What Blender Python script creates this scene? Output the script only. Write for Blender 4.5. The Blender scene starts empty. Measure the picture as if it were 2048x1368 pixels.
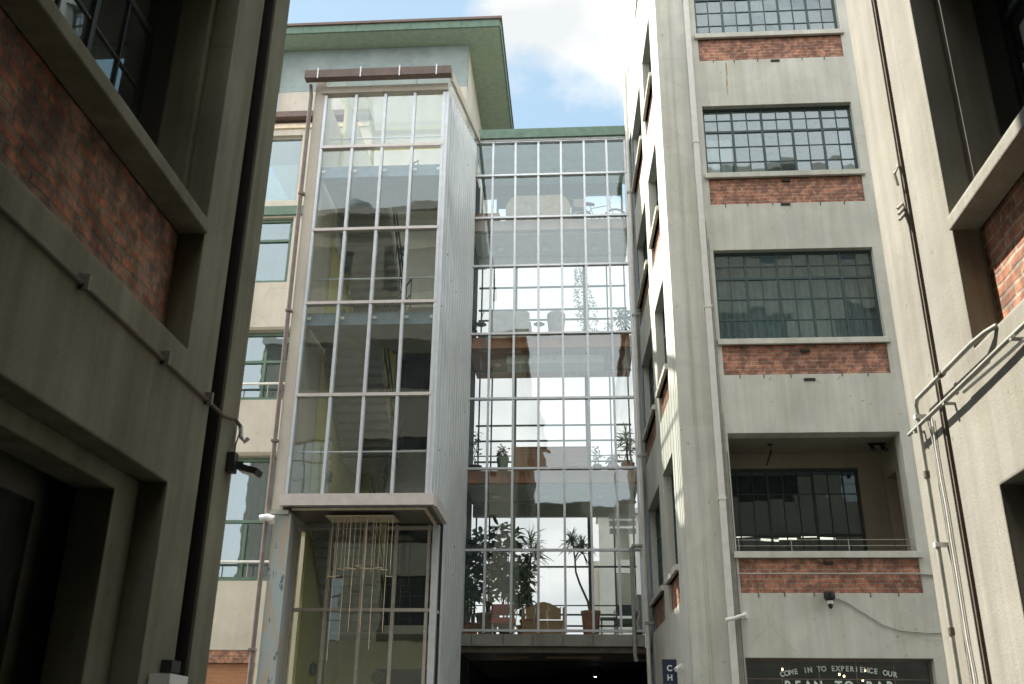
import bpy, bmesh, math, random
from mathutils import Vector, Matrix
random.seed(7)
sc = bpy.context.scene
COL = sc.collection
R = math.radians

# ------------------------------------------------------------------ camera
cd = bpy.data.cameras.new('camera'); cam = bpy.data.objects.new('camera', cd); COL.objects.link(cam)
rx, ry, rz = (0.99773385, 0.06646844, 0.01044595), (0.01596374, -0.3846684, 0.92291678), (0.06536306, -0.92065855, -0.38485776)
cam.matrix_world = Matrix(((rx[0], ry[0], rz[0], 0), (rx[1], ry[1], rz[1], 0), (rx[2], ry[2], rz[2], 1.6), (0, 0, 0, 1)))
cd.sensor_width = 36; cd.lens = 36 * 1953 / 2048
cd.clip_start = .05; cd.clip_end = 3000
cd.dof.use_dof = True; cd.dof.focus_distance = 21; cd.dof.aperture_fstop = 4.0
sc.camera = cam

# ------------------------------------------------------------------ sky, sun, exposure
SUN = Vector((-1, .4, 1.7)).normalized()
EL = math.asin(SUN.z); AZ = math.atan2(SUN.x, SUN.y)
w = bpy.data.worlds.new('World'); sc.world = w; w.use_nodes = True
nt = w.node_tree; nt.nodes.clear()
N = nt.nodes.new; L = nt.links.new
out = N('ShaderNodeOutputWorld'); bg = N('ShaderNodeBackground'); bg.inputs['Strength'].default_value = .1
sky = N('ShaderNodeTexSky'); sky.sky_type = 'NISHITA'; sky.sun_disc = False
sky.sun_elevation = EL; sky.sun_rotation = AZ; sky.dust_density = 1.2; sky.air_density = 1.0
tc = N('ShaderNodeTexCoord')
mp = N('ShaderNodeMapping'); mp.inputs['Location'].default_value = (1.33, .2, .1); mp.inputs['Scale'].default_value = (1, 1, 1.5)
no = N('ShaderNodeTexNoise'); no.inputs['Scale'].default_value = 2.6; no.inputs['Detail'].default_value = 9; no.inputs['Roughness'].default_value = .55
cr = N('ShaderNodeValToRGB'); cr.color_ramp.elements[0].position = .49; cr.color_ramp.elements[1].position = .58
mix = N('ShaderNodeMix'); mix.data_type = 'RGBA'
cl = N('ShaderNodeMix'); cl.data_type = 'RGBA'; cn = N('ShaderNodeTexNoise'); cn.inputs['Scale'].default_value = 7; cn.inputs['Detail'].default_value = 8; L(mp.outputs[0], cn.inputs['Vector']); cq = N('ShaderNodeValToRGB'); cq.color_ramp.elements[0].position = .4; cq.color_ramp.elements[0].color = (2.75, 2.85, 2.9, 1); cq.color_ramp.elements[1].position = .58; cq.color_ramp.elements[1].color = (3.5, 3.5, 3.45, 1); L(cn.outputs['Fac'], cq.inputs[0]); L(cq.outputs[0], cl.inputs['A']); cl.inputs['B'].default_value = (7.6, 7.6, 7.5, 1); L(cl.outputs['Result'], mix.inputs['B'])
sg = N('ShaderNodeMix'); sg.data_type = 'RGBA'; sg.blend_type = 'MIX'; sg.inputs['Factor'].default_value = .8
sg.inputs['B'].default_value = (1.5, 2.15, 2.6, 1)
L(tc.outputs['Generated'], mp.inputs['Vector']); L(mp.outputs[0], no.inputs['Vector']); 
# unseen bright cloud bank added behind the viewer (towards -Y) to light the facades
sx_ = N('ShaderNodeSeparateXYZ'); L(tc.outputs['Generated'], sx_.inputs[0])
mr = N('ShaderNodeMapRange'); mr.inputs['From Min'].default_value = .25; mr.inputs['From Max'].default_value = -.35; mr.inputs['To Min'].default_value = 0; mr.inputs['To Max'].default_value = .14; mr2 = N('ShaderNodeMapRange'); mr2.inputs['From Min'].default_value = .3; mr2.inputs['From Max'].default_value = -.2; L(sx_.outputs['Y'], mr2.inputs['Value']); L(mr2.outputs[0], cl.inputs['Factor'])
L(sx_.outputs['Y'], mr.inputs['Value']); adn = N('ShaderNodeMath'); adn.operation = 'ADD'; L(no.outputs['Fac'], adn.inputs[0]); L(mr.outputs[0], adn.inputs[1]); 
CL1, CL2, CL3 = (-.02, .765, .644), (-.237, .711, .662), (-.007, .811, .586)
def bias(src, f0, f1, amt, prev):
    m_ = N('ShaderNodeMapRange'); m_.interpolation_type = 'SMOOTHSTEP'; m_.inputs['From Min'].default_value = f0; m_.inputs['From Max'].default_value = f1; m_.inputs['To Max'].default_value = amt
    a_ = N('ShaderNodeMath'); a_.operation = 'ADD'; L(src, m_.inputs['Value']); L(m_.outputs[0], a_.inputs[0]); L(prev, a_.inputs[1]); return a_.outputs[0]
def near(dv):
    v_ = N('ShaderNodeVectorMath'); v_.operation = 'DISTANCE'; v_.inputs[1].default_value = Vector(dv).normalized(); L(tc.outputs['Generated'], v_.inputs[0]); return v_.outputs['Value']
pv = bias(sx_.outputs['Z'], .50, .36, .16, adn.outputs[0])
pv = bias(near(CL1), .18, .03, .17, pv)
pv = bias(near(CL2), .29, .09, -.30, pv)
pv = bias(near(CL3), .12, .02, -.18, pv)
L(pv, cr.inputs[0])
L(cr.outputs[0], mix.inputs['Factor']); L(sky.outputs[0], sg.inputs['A']); L(sg.outputs['Result'], mix.inputs['A']); L(mix.outputs['Result'], bg.inputs['Color']); L(bg.outputs[0], out.inputs[0])
sl = bpy.data.lights.new('sun', 'SUN'); sl.energy = 4.6; sl.angle = R(.5); sl.color = (1, .95, .86)
so = bpy.data.objects.new('sun', sl); COL.objects.link(so)
so.rotation_euler = SUN.to_track_quat('Z', 'Y').to_euler(); so.location = (-20, 8, 40)
sc.view_settings.view_transform = 'Standard'; sc.view_settings.look = 'None'
sc.view_settings.exposure = 1.7; sc.view_settings.gamma = 1
sc.render.engine = 'CYCLES'
sc.cycles.max_bounces = 10; sc.cycles.transparent_max_bounces = 24; sc.cycles.diffuse_bounces = 5
sc.cycles.glossy_bounces = 4; sc.cycles.caustics_reflective = False; sc.cycles.caustics_refractive = False

# ------------------------------------------------------------------ materials
def mat(name):
    m = bpy.data.materials.new(name); m.use_nodes = True
    t = m.node_tree; return m, t, t.nodes['Principled BSDF'], t.nodes.new, t.links.new
def noise(t, scale, detail=4, rough=.55, vec=None, stretch=None):
    n = t.nodes.new('ShaderNodeTexNoise'); n.inputs['Scale'].default_value = scale
    n.inputs['Detail'].default_value = detail; n.inputs['Roughness'].default_value = rough
    tcn = t.nodes.new('ShaderNodeTexCoord'); src = tcn.outputs['Object']
    if stretch:
        q = t.nodes.new('ShaderNodeMapping'); q.inputs['Scale'].default_value = stretch
        t.links.new(src, q.inputs[0]); src = q.outputs[0]
    t.links.new(src, n.inputs['Vector']); return n
def ramp(t, src, p0, c0, p1, c1):
    r = t.nodes.new('ShaderNodeValToRGB'); e = r.color_ramp.elements
    e[0].position = p0; e[0].color = (*c0, 1); e[1].position = p1; e[1].color = (*c1, 1)
    t.links.new(src, r.inputs[0]); return r
def mixc(t, f, a, b, mode='MIX'):
    m = t.nodes.new('ShaderNodeMix'); m.data_type = 'RGBA'; m.blend_type = mode
    for k, v in (('Factor', f), ('A', a), ('B', b)):
        if hasattr(v, 'links'): t.links.new(v, m.inputs[k])
        elif k == 'Factor': m.inputs[k].default_value = v
        else: m.inputs[k].default_value = (*v, 1)
    return m.outputs['Result']
def bump(t, bs, src, strength, dist=.01, bevel=0):
    b = t.nodes.new('ShaderNodeBump'); b.inputs['Strength'].default_value = strength; b.inputs['Distance'].default_value = dist
    t.links.new(src, b.inputs['Height'])
    if bevel:
        v = t.nodes.new('ShaderNodeBevel'); v.samples = 4; v.inputs['Radius'].default_value = bevel
        t.links.new(v.outputs[0], b.inputs['Normal'])
    t.links.new(b.outputs[0], bs.inputs['Normal'])
def stucco(name, c, stain=.25, bevel=.02, streak=.5):
    m, t, bs, NN, LL = mat(name)
    a = noise(t, .9, 6, .6); s = noise(t, 2.2, 6, .65, stretch=(2.2, 2.2, .12)); g = noise(t, 60, 3, .6)
    dark = tuple(x * (1 - stain) for x in c)
    ra = ramp(t, a.outputs['Fac'], .3, dark, .68, c)
    rs = ramp(t, s.outputs['Fac'], .34, tuple(1 - stain * k for k in (.75, .85, 1.1)), .6, (1, 1, 1))
    o = mixc(t, streak, ra.outputs[0], rs.outputs[0], 'MULTIPLY')
    rg = ramp(t, g.outputs['Fac'], .25, (.82, .82, .8), .75, (1.0, 1.0, 1.0))
    o = mixc(t, .8, o, rg.outputs[0], 'MULTIPLY')
    sp = noise(t, 9, 2, .5); rp = ramp(t, sp.outputs['Fac'], .70, (1, 1, 1), .76, (.55, .5, .42))
    o = mixc(t, .6, o, rp.outputs[0], 'MULTIPLY')
    tcn = NN('ShaderNodeTexCoord'); wn = noise(t, 1.3, 5, .6); av = mixc(t, .35, tcn.outputs['Object'], wn.outputs['Color'], 'ADD')
    vo = NN('ShaderNodeTexVoronoi'); vo.feature = 'DISTANCE_TO_EDGE'; vo.inputs['Scale'].default_value = .55; LL(av, vo.inputs['Vector'])
    ck = ramp(t, vo.outputs['Distance'], .0015, (.62, .6, .55), .006, (1, 1, 1)); msk = noise(t, .5, 2); mk = ramp(t, msk.outputs['Fac'], .52, (0, 0, 0), .62, (.38, .38, .38))
    o = mixc(t, mk.outputs[0], o, mixc(t, 1, o, ck.outputs[0], 'MULTIPLY'))
    pn = noise(t, .45, 1, .3); pr = ramp(t, pn.outputs['Fac'], .575, (1, 1, 1), .583, (.93, .94, .93)); o = mixc(t, .9, o, pr.outputs[0], 'MULTIPLY')
    LL(o, bs.inputs['Base Color']); bs.inputs['Roughness'].default_value = .9
    ln = noise(t, 2.4, 7, .7); cv = NN('ShaderNodeMath'); cv.operation = 'MULTIPLY_ADD'; LL(ln.outputs['Fac'], cv.inputs[0]); cv.inputs[1].default_value = 3.0; LL(g.outputs['Fac'], cv.inputs[2])
    bump(t, bs, cv.outputs[0], .22, .012, bevel)
    return m
def plain(name, c, rough=.5, metal=0, var=.25, scale=6, bumpn=.08):
    m, t, bs, NN, LL = mat(name)
    a = noise(t, scale, 5, .6)
    r = ramp(t, a.outputs['Fac'], .3, tuple(x * (1 - var) for x in c), .7, tuple(min(1, x * (1 + var * .5)) for x in c))
    LL(r.outputs[0], bs.inputs['Base Color']); bs.inputs['Roughness'].default_value = rough; bs.inputs['Metallic'].default_value = metal
    b = noise(t, scale * 8, 3); bump(t, bs, b.outputs['Fac'], bumpn, .01)
    return m
def brick(name, axis, c1, c2, mortar, dirt=.4, msize=.012, warp=.02, patch=0):
    m, t, bs, NN, LL = mat(name)
    tcn = NN('ShaderNodeTexCoord'); sp = NN('ShaderNodeSeparateXYZ'); cb = NN('ShaderNodeCombineXYZ')
    LL(tcn.outputs['Object'], sp.inputs[0]); LL(sp.outputs['X' if axis == 'x' else 'Y'], cb.inputs['X']); LL(sp.outputs['Z'], cb.inputs['Y'])
    wb = NN('ShaderNodeTexNoise'); wb.inputs['Scale'].default_value = 3.0; LL(cb.outputs[0], wb.inputs['Vector'])
    ad = NN('ShaderNodeMix'); ad.data_type = 'RGBA'; ad.blend_type = 'ADD'; ad.inputs['Factor'].default_value = warp
    LL(cb.outputs[0], ad.inputs['A']); LL(wb.outputs['Color'], ad.inputs['B'])
    bk = NN('ShaderNodeTexBrick'); LL(ad.outputs['Result'], bk.inputs['Vector'])
    bk.inputs['Scale'].default_value = 1; bk.inputs['Brick Width'].default_value = .235; bk.inputs['Row Height'].default_value = .086
    bk.inputs['Mortar Size'].default_value = msize; bk.inputs['Mortar Smooth'].default_value = .4; bk.inputs['Bias'].default_value = -.1
    bk.inputs['Color1'].default_value = (*c1, 1); bk.inputs['Color2'].default_value = (*c2, 1); bk.inputs['Mortar'].default_value = (*mortar, 1)
    n1 = noise(t, 2.2, 6, .65); n2 = noise(t, 26, 4, .7)
    r1 = ramp(t, n1.outputs['Fac'], .35, (1 - dirt, 1 - dirt, 1 - dirt * .95), .62, (1.05, 1.05, 1.05))
    r2 = ramp(t, n2.outputs['Fac'], .3, (.72, .7, .68), .7, (1.12, 1.1, 1.08))
    o = mixc(t, 1, bk.outputs['Color'], r1.outputs[0], 'MULTIPLY'); o = mixc(t, 1, o, r2.outputs[0], 'MULTIPLY')
    if patch:
        n3 = noise(t, 7, 3, .6); r3 = ramp(t, n3.outputs['Fac'], .42, (.55, .55, .55), .6, (1.25, 1.15, 1.05)); o = mixc(t, .9, o, r3.outputs[0], 'MULTIPLY')
        n4 = noise(t, 3.5, 5, .6); r4 = ramp(t, n4.outputs['Fac'], .56, (0, 0, 0), .64, (patch,) * 3); o = mixc(t, r4.outputs[0], o, (.34, .24, .19))
    LL(o, bs.inputs['Base Color']); bs.inputs['Roughness'].default_value = .92
    inv = NN('ShaderNodeMath'); inv.operation = 'SUBTRACT'; inv.inputs[0].default_value = 1; LL(bk.outputs['Fac'], inv.inputs[1])
    ml = NN('ShaderNodeMath'); ml.operation = 'MULTIPLY_ADD'; LL(n2.outputs['Fac'], ml.inputs[0]); ml.inputs[1].default_value = .5; LL(inv.outputs[0], ml.inputs[2])
    bump(t, bs, ml.outputs[0], .7, .012)
    return m
def glass(name, tint, refl, trans=1.0, dirt=.0, wav=.0):
    m, t, bs, NN, LL = mat(name); t.nodes.remove(bs); o = t.nodes['Material Output']
    tr = NN('ShaderNodeBsdfTransparent'); tr.inputs[0].default_value = (*[x * trans for x in tint], 1)
    gl = NN('ShaderNodeBsdfGlossy'); gl.inputs['Roughness'].default_value = .015; gl.inputs[0].default_value = (.82, .95, 1, 1)
    # Schlick reflectance that treats both sides of the thin sheet alike
    ge = NN('ShaderNodeNewGeometry'); dt = NN('ShaderNodeVectorMath'); dt.operation = 'DOT_PRODUCT'; LL(ge.outputs['Incoming'], dt.inputs[0]); LL(ge.outputs['Normal'], dt.inputs[1])
    def mth(op, a, b=None, c=None, cl=False):
        q = NN('ShaderNodeMath'); q.operation = op; q.use_clamp = cl
        for i, v in enumerate((a, b, c)):
            if v is None: continue
            if hasattr(v, 'links'): LL(v, q.inputs[i])
            else: q.inputs[i].default_value = v
        return q.outputs[0]
    ab = mth('ABSOLUTE', dt.outputs['Value']); p5 = mth('POWER', mth('SUBTRACT', 1, ab, cl=True), 5); fro = mth('MULTIPLY_ADD', p5, .92, .08)
    ad = NN('ShaderNodeMath'); ad.operation = 'ADD'; ad.use_clamp = True; LL(fro, ad.inputs[0]); ad.inputs[1].default_value = refl
    if wav:
        n = noise(t, 1.1, 2, .5); b = NN('ShaderNodeBump'); b.inputs['Strength'].default_value = wav; b.inputs['Distance'].default_value = .02
        LL(n.outputs['Fac'], b.inputs['Height']); LL(b.outputs[0], gl.inputs['Normal'])
    mx = NN('ShaderNodeMixShader'); LL(ad.outputs[0], mx.inputs[0]); LL(tr.outputs[0], mx.inputs[1]); LL(gl.outputs[0], mx.inputs[2])
    last = mx.outputs[0]
    if dirt:
        df = NN('ShaderNodeBsdfDiffuse'); df.inputs[0].default_value = (.55, .58, .55, 1)
        n = noise(t, 3, 6, .7); r = ramp(t, n.outputs['Fac'], .3, (dirt * .3,) * 3, .75, (dirt,) * 3)
        m2 = NN('ShaderNodeMixShader'); LL(r.outputs[0], m2.inputs[0]); LL(last, m2.inputs[1]); LL(df.outputs[0], m2.inputs[2]); last = m2.outputs[0]
    LL(last, o.inputs[0]); return m
def emit(name, c, s):
    m, t, bs, NN, LL = mat(name); bs.inputs['Base Color'].default_value = (*c, 1)
    bs.inputs['Emission Color'].default_value = (*c, 1); bs.inputs['Emission Strength'].default_value = s; return m
def wood(name, c1, c2, sc_=(1, 1, 8)):
    m, t, bs, NN, LL = mat(name); n = noise(t, 3, 6, .6, stretch=sc_)
    r = ramp(t, n.outputs['Fac'], .3, c1, .7, c2); LL(r.outputs[0], bs.inputs['Base Color']); bs.inputs['Roughness'].default_value = .55
    bump(t, bs, n.outputs['Fac'], .15, .005); return m
def peeling(name):
    m, t, bs, NN, LL = mat(name); n = noise(t, 1.6, 6, .6, stretch=(2.2, 2.2, .6)); n2 = noise(t, 4, 5, .6, stretch=(1.6, 1.6, .5))
    a = ramp(t, n.outputs['Fac'], .47, (.42, .37, .30), .53, (.36, .42, .42))
    b = ramp(t, n2.outputs['Fac'], .62, (0, 0, 0), .65, (1, 1, 1))
    o = mixc(t, b.outputs[0], a.outputs[0], (.12, .16, .17)); LL(o, bs.inputs['Base Color']); bs.inputs['Roughness'].default_value = .8
    bump(t, bs, n2.outputs['Fac'], .4, .01); return m
def leafm(name, c):
    m, t, bs, NN, LL = mat(name); n = noise(t, 7, 3)
    r = ramp(t, n.outputs['Fac'], .3, tuple(x * .55 for x in c), .7, tuple(x * 1.35 for x in c)); LL(r.outputs[0], bs.inputs['Base Color'])
    bs.inputs['Roughness'].default_value = .45; return m

def fin():
    m, t, bs, NN, LL = mat('pale_fin_metal'); n = noise(t, 5, 3, .6, stretch=(1, 3, .9)); r = ramp(t, n.outputs['Fac'], .69, (.70, .75, .78), .71, (.16, .19, .2))
    n2 = noise(t, 1.5, 3); r2 = ramp(t, n2.outputs['Fac'], .3, (.85, .86, .88), .7, (1, 1, 1)); LL(mixc(t, 1, r.outputs[0], r2.outputs[0], 'MULTIPLY'), bs.inputs['Base Color'])
    bs.inputs['Roughness'].default_value = .4; bs.inputs['Metallic'].default_value = .15; return m
M = dict(
    finmetal=fin(), polycarb=glass('translucent_roof', (.98, .98, .98), .0, .98, .05),
    slabpale=stucco('pale_pink_slab', (.60, .46, .40), .15), slabbrick=brick('brick_soffit', 'x', (.52, .25, .17), (.42, .28, .20), (.5, .4, .34), .3), 
    rust=plain('rusty_khaki_metal', (.13, .105, .075), .8), 
    ruststain=plain('rust_stain', (.42, .30, .16), .9), 
    warmglow=emit('dim_warm_glow', (1, .55, .2), .12), 
    netgreen=plain('grey_green_net', (.34, .43, .43), .9, 0, .2), 
    shopframe=plain('worn_shop_frame', (.16, .16, .12), .7), g_shop=glass('shop_glass', (.5, .56, .56), .12, .7, .12, .2), 
    tealceil=plain('teal_ceiling_board', (.36, .58, .60), .6, 0, .2, 2),
    front=stucco('grey_plaster', (.71, .715, .65), .22, .02, .9),
    near_r=stucco('khaki_plaster_east', (.32, .305, .26), .3, .03, .95),
    near_l=stucco('khaki_plaster_west', (.30, .293, .215), .42, .03, .9),
    loggia=stucco('beige_plaster', (.34, .31, .245), .2),
    cream=stucco('cream_plaster', (.66, .62, .55), .2, .02, .6),
    greenwall=stucco('pale_green_plaster', (.58, .62, .56), .2),
    olive=stucco('olive_yellow_plaster', (.74, .69, .34), .15),
    brick_y=brick('red_brick_front', 'x', (.50, .235, .165), (.40, .20, .15), (.48, .39, .31), .3, .012, .03, .15),
    brick_x=brick('red_brick_side', 'y', (.46, .20, .11), (.32, .16, .11), (.42, .35, .27), .45, .014, .04, .2),
    brick_d=brick('sooty_red_brick', 'y', (.58, .25, .15), (.46, .30, .24), (.34, .29, .23), .6, .018, .09, .5),
    alu=plain('pale_aluminium', (.62, .66, .70), .38, .35, .12),
    alu_p=plain('pinkish_aluminium', (.62, .58, .56), .4, .3, .12),
    beam=plain('blue_grey_steel', (.17, .24, .30), .5, .1),
    brownpipe=plain('brown_painted_metal', (.20, .165, .145), .5, .1),
    whitepipe=plain('off_white_pipe_paint', (.68, .67, .62), .45, 0, .1),
    greypipe=plain('grey_conduit_paint', (.36, .36, .31), .5, .1),
    steel=plain('dark_steel_frame', (.035, .05, .05), .55, .2),
    tealsteel=plain('teal_steel_frame', (.045, .08, .08), .5, .1),
    green=plain('green_painted_board', (.11, .185, .14), .6, 0, .25),
    greensoffit=plain('green_soffit_board', (.30, .37, .29), .8, 0, .15),
    roofedge=plain('brown_roof_edge', (.15, .105, .09), .6),
    corru=plain('grey_green_cladding', (.26, .32, .32), .6, 0, .2, 2),
    concrete=stucco('raw_concrete', (.36, .36, .34), .3),
    slab=stucco('terracotta_slab_paint', (.60, .28, .16), .2),
    soffit=stucco('pale_concrete_ceiling', (.78, .78, .73), .15),
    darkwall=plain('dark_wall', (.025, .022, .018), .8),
    room=plain('dim_room_plaster', (.42, .56, .58), .9),
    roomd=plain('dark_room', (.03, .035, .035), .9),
    floor=plain('wooden_floor', (.16, .11, .07), .5),
    curtain=plain('white_curtain', (.75, .76, .76), .9, 0, .08),
    darkblind=plain('grey_blind', (.06, .065, .075), .8),
    g_clear=glass('clear_curtain_glass', (.95, .99, .98), .07, .97, .035, .12),
    g_tower=glass('tower_glass', (.95, .98, .95), .05, .96, .03, .18),
    g_sky=glass('reflective_window_glass', (.72, .8, .84), .10, .8, .06, .25),
    g_win=glass('old_window_glass', (.78, .93, .93), .10, .85, .10, .25),
    g_dark=glass('dark_window_glass', (.5, .56, .56), .0, .6, .04, .2),
    ficus=leafm('rubber_leaf', (.05, .13, .055)), drac=leafm('dracaena_leaf', (.08, .19, .06)),
    bark=plain('plant_stem', (.16, .12, .08), .9), dry=plain('dried_foliage', (.42, .42, .38), .9),
    terracotta=plain('terracotta', (.40, .17, .09), .85), tanpot=plain('tan_clay', (.40, .32, .21), .8),
    tan=plain('tan_upholstery', (.44, .36, .26), .95), redf=plain('dark_red_upholstery', (.50, .05, .04), .8),
    wicker=plain('pale_wicker', (.45, .42, .37), .9), brownwood=wood('brown_wood', (.27, .12, .055), (.42, .20, .10)),
    oak=wood('oak_wood', (.36, .22, .10), (.50, .32, .16)), chrome=plain('chrome', (.6, .6, .6), .2, 1, .1),
    greenf=plain('grey_green_upholstery', (.12, .17, .15), .8), black=plain('black_metal', (.02, .02, .022), .5, .2),
    white=plain('white_enamel', (.80, .80, .77), .4, 0, .06), brass=plain('aged_brass', (.80, .68, .50), .45, .2, .2),
    navy=plain('navy_sign_paint', (.018, .025, .06), .5), asphalt=stucco('asphalt', (.055, .055, .053), .3, 0),
    letter=emit('pale_lettering', (.70, .78, .74), .0), bulb=emit('warm_bulb', (1, .72, .3), 9), tube=emit('lit_tube', (1, .93, .75), 1.3),
    lamp=emit('cool_lamp', (1, .98, .9), 8), peel=peeling('peeling_painted_plaster'),
    rubber=plain('black_rubber', (.03, .03, .03), .7), far=stucco('pale_render', (.60, .60, .56), .12),
    roofsheet=plain('roof_sheet', (.3, .3, .3), .5, .3), crate=wood('grey_wicker', (.25, .23, .2), (.36, .33, .28)),
)

# ------------------------------------------------------------------ mesh builder
WP = {}                                   # world position of every object
class MB:
    def __init__(s, O=(0, 0, 0), U=(1, 0, 0), D=(0, 1, 0)):
        s.bm = bmesh.new(); s.O = Vector(O); s.U = Vector(U).normalized(); s.D = Vector(D).normalized(); s.open = False; s.smooth = False
    def P(s, u, v, d): return s.O + s.U * u + s.D * d + Vector((0, 0, v))
    def quad(s, pts):
        s.bm.faces.new([s.bm.verts.new(p) for p in pts]); return s
    def hexa(s, p):
        vs = [s.bm.verts.new(q) for q in p]
        for f in ((0, 3, 2, 1), (4, 5, 6, 7), (0, 1, 5, 4), (1, 2, 6, 5), (2, 3, 7, 6), (3, 0, 4, 7)): s.bm.faces.new([vs[i] for i in f])
        return s
    def box(s, u0, u1, v0, v1, d0, d1):    # u along the wall, v up, d into the wall
        return s.hexa([s.P(u0, v0, d0), s.P(u1, v0, d0), s.P(u1, v0, d1), s.P(u0, v0, d1), s.P(u0, v1, d0), s.P(u1, v1, d0), s.P(u1, v1, d1), s.P(u0, v1, d1)])
    def bar(s, a, b, wd, h=None, up=(0, 0, 1)):
        a, b = Vector(a), Vector(b); h = h or wd; x = (b - a).normalized(); up = Vector(up)
        if abs(x.dot(up)) > .95: up = Vector((0, 1, 0))
        y = x.cross(up).normalized(); z = y.cross(x).normalized(); y *= wd / 2; z *= h / 2
        return s.hexa([a - y - z, a + y - z, a + y + z, a - y + z, b - y - z, b + y - z, b + y + z, b - y + z])
    def tube(s, pts, r, n=10, r1=None, cap=True):
        pts = [Vector(p) for p in pts]; rings = []; m = len(pts)
        for i, p in enumerate(pts):
            t = (pts[min(i + 1, m - 1)] - pts[max(i - 1, 0)]).normalized()
            up = Vector((0, 0, 1)) if abs(t.z) < .9 else Vector((0, 1, 0))
            a = t.cross(up).normalized(); b = t.cross(a).normalized(); rr = r if r1 is None else r + (r1 - r) * i / (m - 1)
            rings.append([s.bm.verts.new(p + (a * math.cos(2 * math.pi * k / n) + b * math.sin(2 * math.pi * k / n)) * rr) for k in range(n)])
        for i in range(m - 1):
            for k in range(n): s.bm.faces.new([rings[i][k], rings[i][(k + 1) % n], rings[i + 1][(k + 1) % n], rings[i + 1][k]])
        if cap: s.bm.faces.new(rings[0]); s.bm.faces.new(rings[-1])
        s.smooth = True; return s
    def lathe(s, c, prof, n=20, axis='z'):
        c = Vector(c); rings = []
        def pt(r, h, k):
            a = 2 * math.pi * k / n; x, y = r * math.cos(a), r * math.sin(a)
            return c + (Vector((x, y, h)) if axis == 'z' else Vector((x, h, y)) if axis == 'y' else Vector((h, x, y)))
        for r, h in prof: rings.append([s.bm.verts.new(pt(max(r, .0005), h, k)) for k in range(n)])
        for i in range(len(rings) - 1):
            for k in range(n): s.bm.faces.new([rings[i][k], rings[i][(k + 1) % n], rings[i + 1][(k + 1) % n], rings[i + 1][k]])
        s.bm.faces.new(rings[0]); s.bm.faces.new(rings[-1]); s.smooth = True; return s
    def ring(s, c, rad, r, axis='y', n=36, m=8):
        c = Vector(c); g = []
        for i in range(n):
            a = 2 * math.pi * i / n; o = Vector((math.cos(a), 0, math.sin(a))) if axis == 'y' else Vector((0, math.cos(a), math.sin(a)))
            ax = Vector((0, 1, 0)) if axis == 'y' else Vector((1, 0, 0))
            g.append([s.bm.verts.new(c + o * (rad + r * math.cos(2 * math.pi * k / m)) + ax * r * math.sin(2 * math.pi * k / m)) for k in range(m)])
        for i in range(n):
            for k in range(m): s.bm.faces.new([g[i][k], g[i][(k + 1) % m], g[(i + 1) % n][(k + 1) % m], g[(i + 1) % n][k]])
        s.smooth = True; return s
    def extrude(s, poly, d0, d1):          # outline in (u, v), given a real depth
        a = [s.bm.verts.new(s.P(u, v, d0)) for u, v in poly]; b = [s.bm.verts.new(s.P(u, v, d1)) for u, v in poly]
        s.bm.faces.new(a); s.bm.faces.new(b[::-1]); n = len(poly)
        for i in range(n): s.bm.faces.new([a[i], a[(i + 1) % n], b[(i + 1) % n], b[i]])
        return s
    def wall(s, u0, u1, v0, v1, d0, d1, holes=()):   # a slab with real openings
        us = sorted({u0, u1} | {min(max(h[k], u0), u1) for h in holes for k in (0, 1)}); vs = sorted({v0, v1} | {min(max(h[k], v0), v1) for h in holes for k in (2, 3)})
        nu, nv = len(us) - 1, len(vs) - 1; cache = {}
        def V(i, j, k):
            if (i, j, k) not in cache: cache[(i, j, k)] = s.bm.verts.new(s.P(us[i], vs[j], d1 if k else d0))
            return cache[(i, j, k)]
        def sol(i, j):
            if i < 0 or j < 0 or i >= nu or j >= nv: return False
            cu, cv = (us[i] + us[i + 1]) / 2, (vs[j] + vs[j + 1]) / 2
            return not any(h[0] < cu < h[1] and h[2] < cv < h[3] for h in holes)
        for i in range(nu):
            for j in range(nv):
                if not sol(i, j): continue
                for k in (0, 1): s.bm.faces.new([V(i, j, k), V(i + 1, j, k), V(i + 1, j + 1, k), V(i, j + 1, k)])
                for di, dj, a, b in ((-1, 0, (i, j), (i, j + 1)), (1, 0, (i + 1, j), (i + 1, j + 1)), (0, -1, (i, j), (i + 1, j)), (0, 1, (i, j + 1), (i + 1, j + 1))):
                    if not sol(i + di, j + dj): s.bm.faces.new([V(*a, 0), V(*b, 0), V(*b, 1), V(*a, 1)])
        return s
    def leaf(s, p, dr, ln, wd, droop=.3, n=3):
        p = Vector(p); dr = Vector(dr).normalized(); side = dr.cross(Vector((0, 0, 1)))
        if side.length < .1: side = Vector((1, 0, 0))
        side.normalize(); pr = None; s.open = True
        rot = Matrix.Rotation(random.uniform(-.9, .9), 3, dr); side = rot @ side
        for i in range(n + 1):
            t = i / n; c = p + dr * ln * t + Vector((0, 0, -droop * ln * t * t)); hw = wd * .5 * math.sin(math.pi * (.12 + .84 * t)) ** .8
            q = (s.bm.verts.new(c - side * hw), s.bm.verts.new(c + side * hw))
            if pr: s.bm.faces.new([pr[0], pr[1], q[1], q[0]])
            pr = q
        return s
    def build(s, name, m, parent=None, label=None, base=None):
        bm = s.bm
        if not s.open: bmesh.ops.recalc_face_normals(bm, faces=bm.faces)
        if s.smooth:
            for f in bm.faces: f.smooth = True
            for e in bm.edges:
                if len(e.link_faces) == 2 and e.calc_face_angle(0) > .7: e.smooth = False
        if parent is not None: o0 = WP[parent.name]
        elif base: o0 = Vector(base)
        else:
            xs = [v.co.x for v in bm.verts]; ys = [v.co.y for v in bm.verts]; zs = [v.co.z for v in bm.verts]
            o0 = Vector(((min(xs) + max(xs)) / 2, (min(ys) + max(ys)) / 2, min(zs)))
        for v in bm.verts: v.co -= o0
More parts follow.
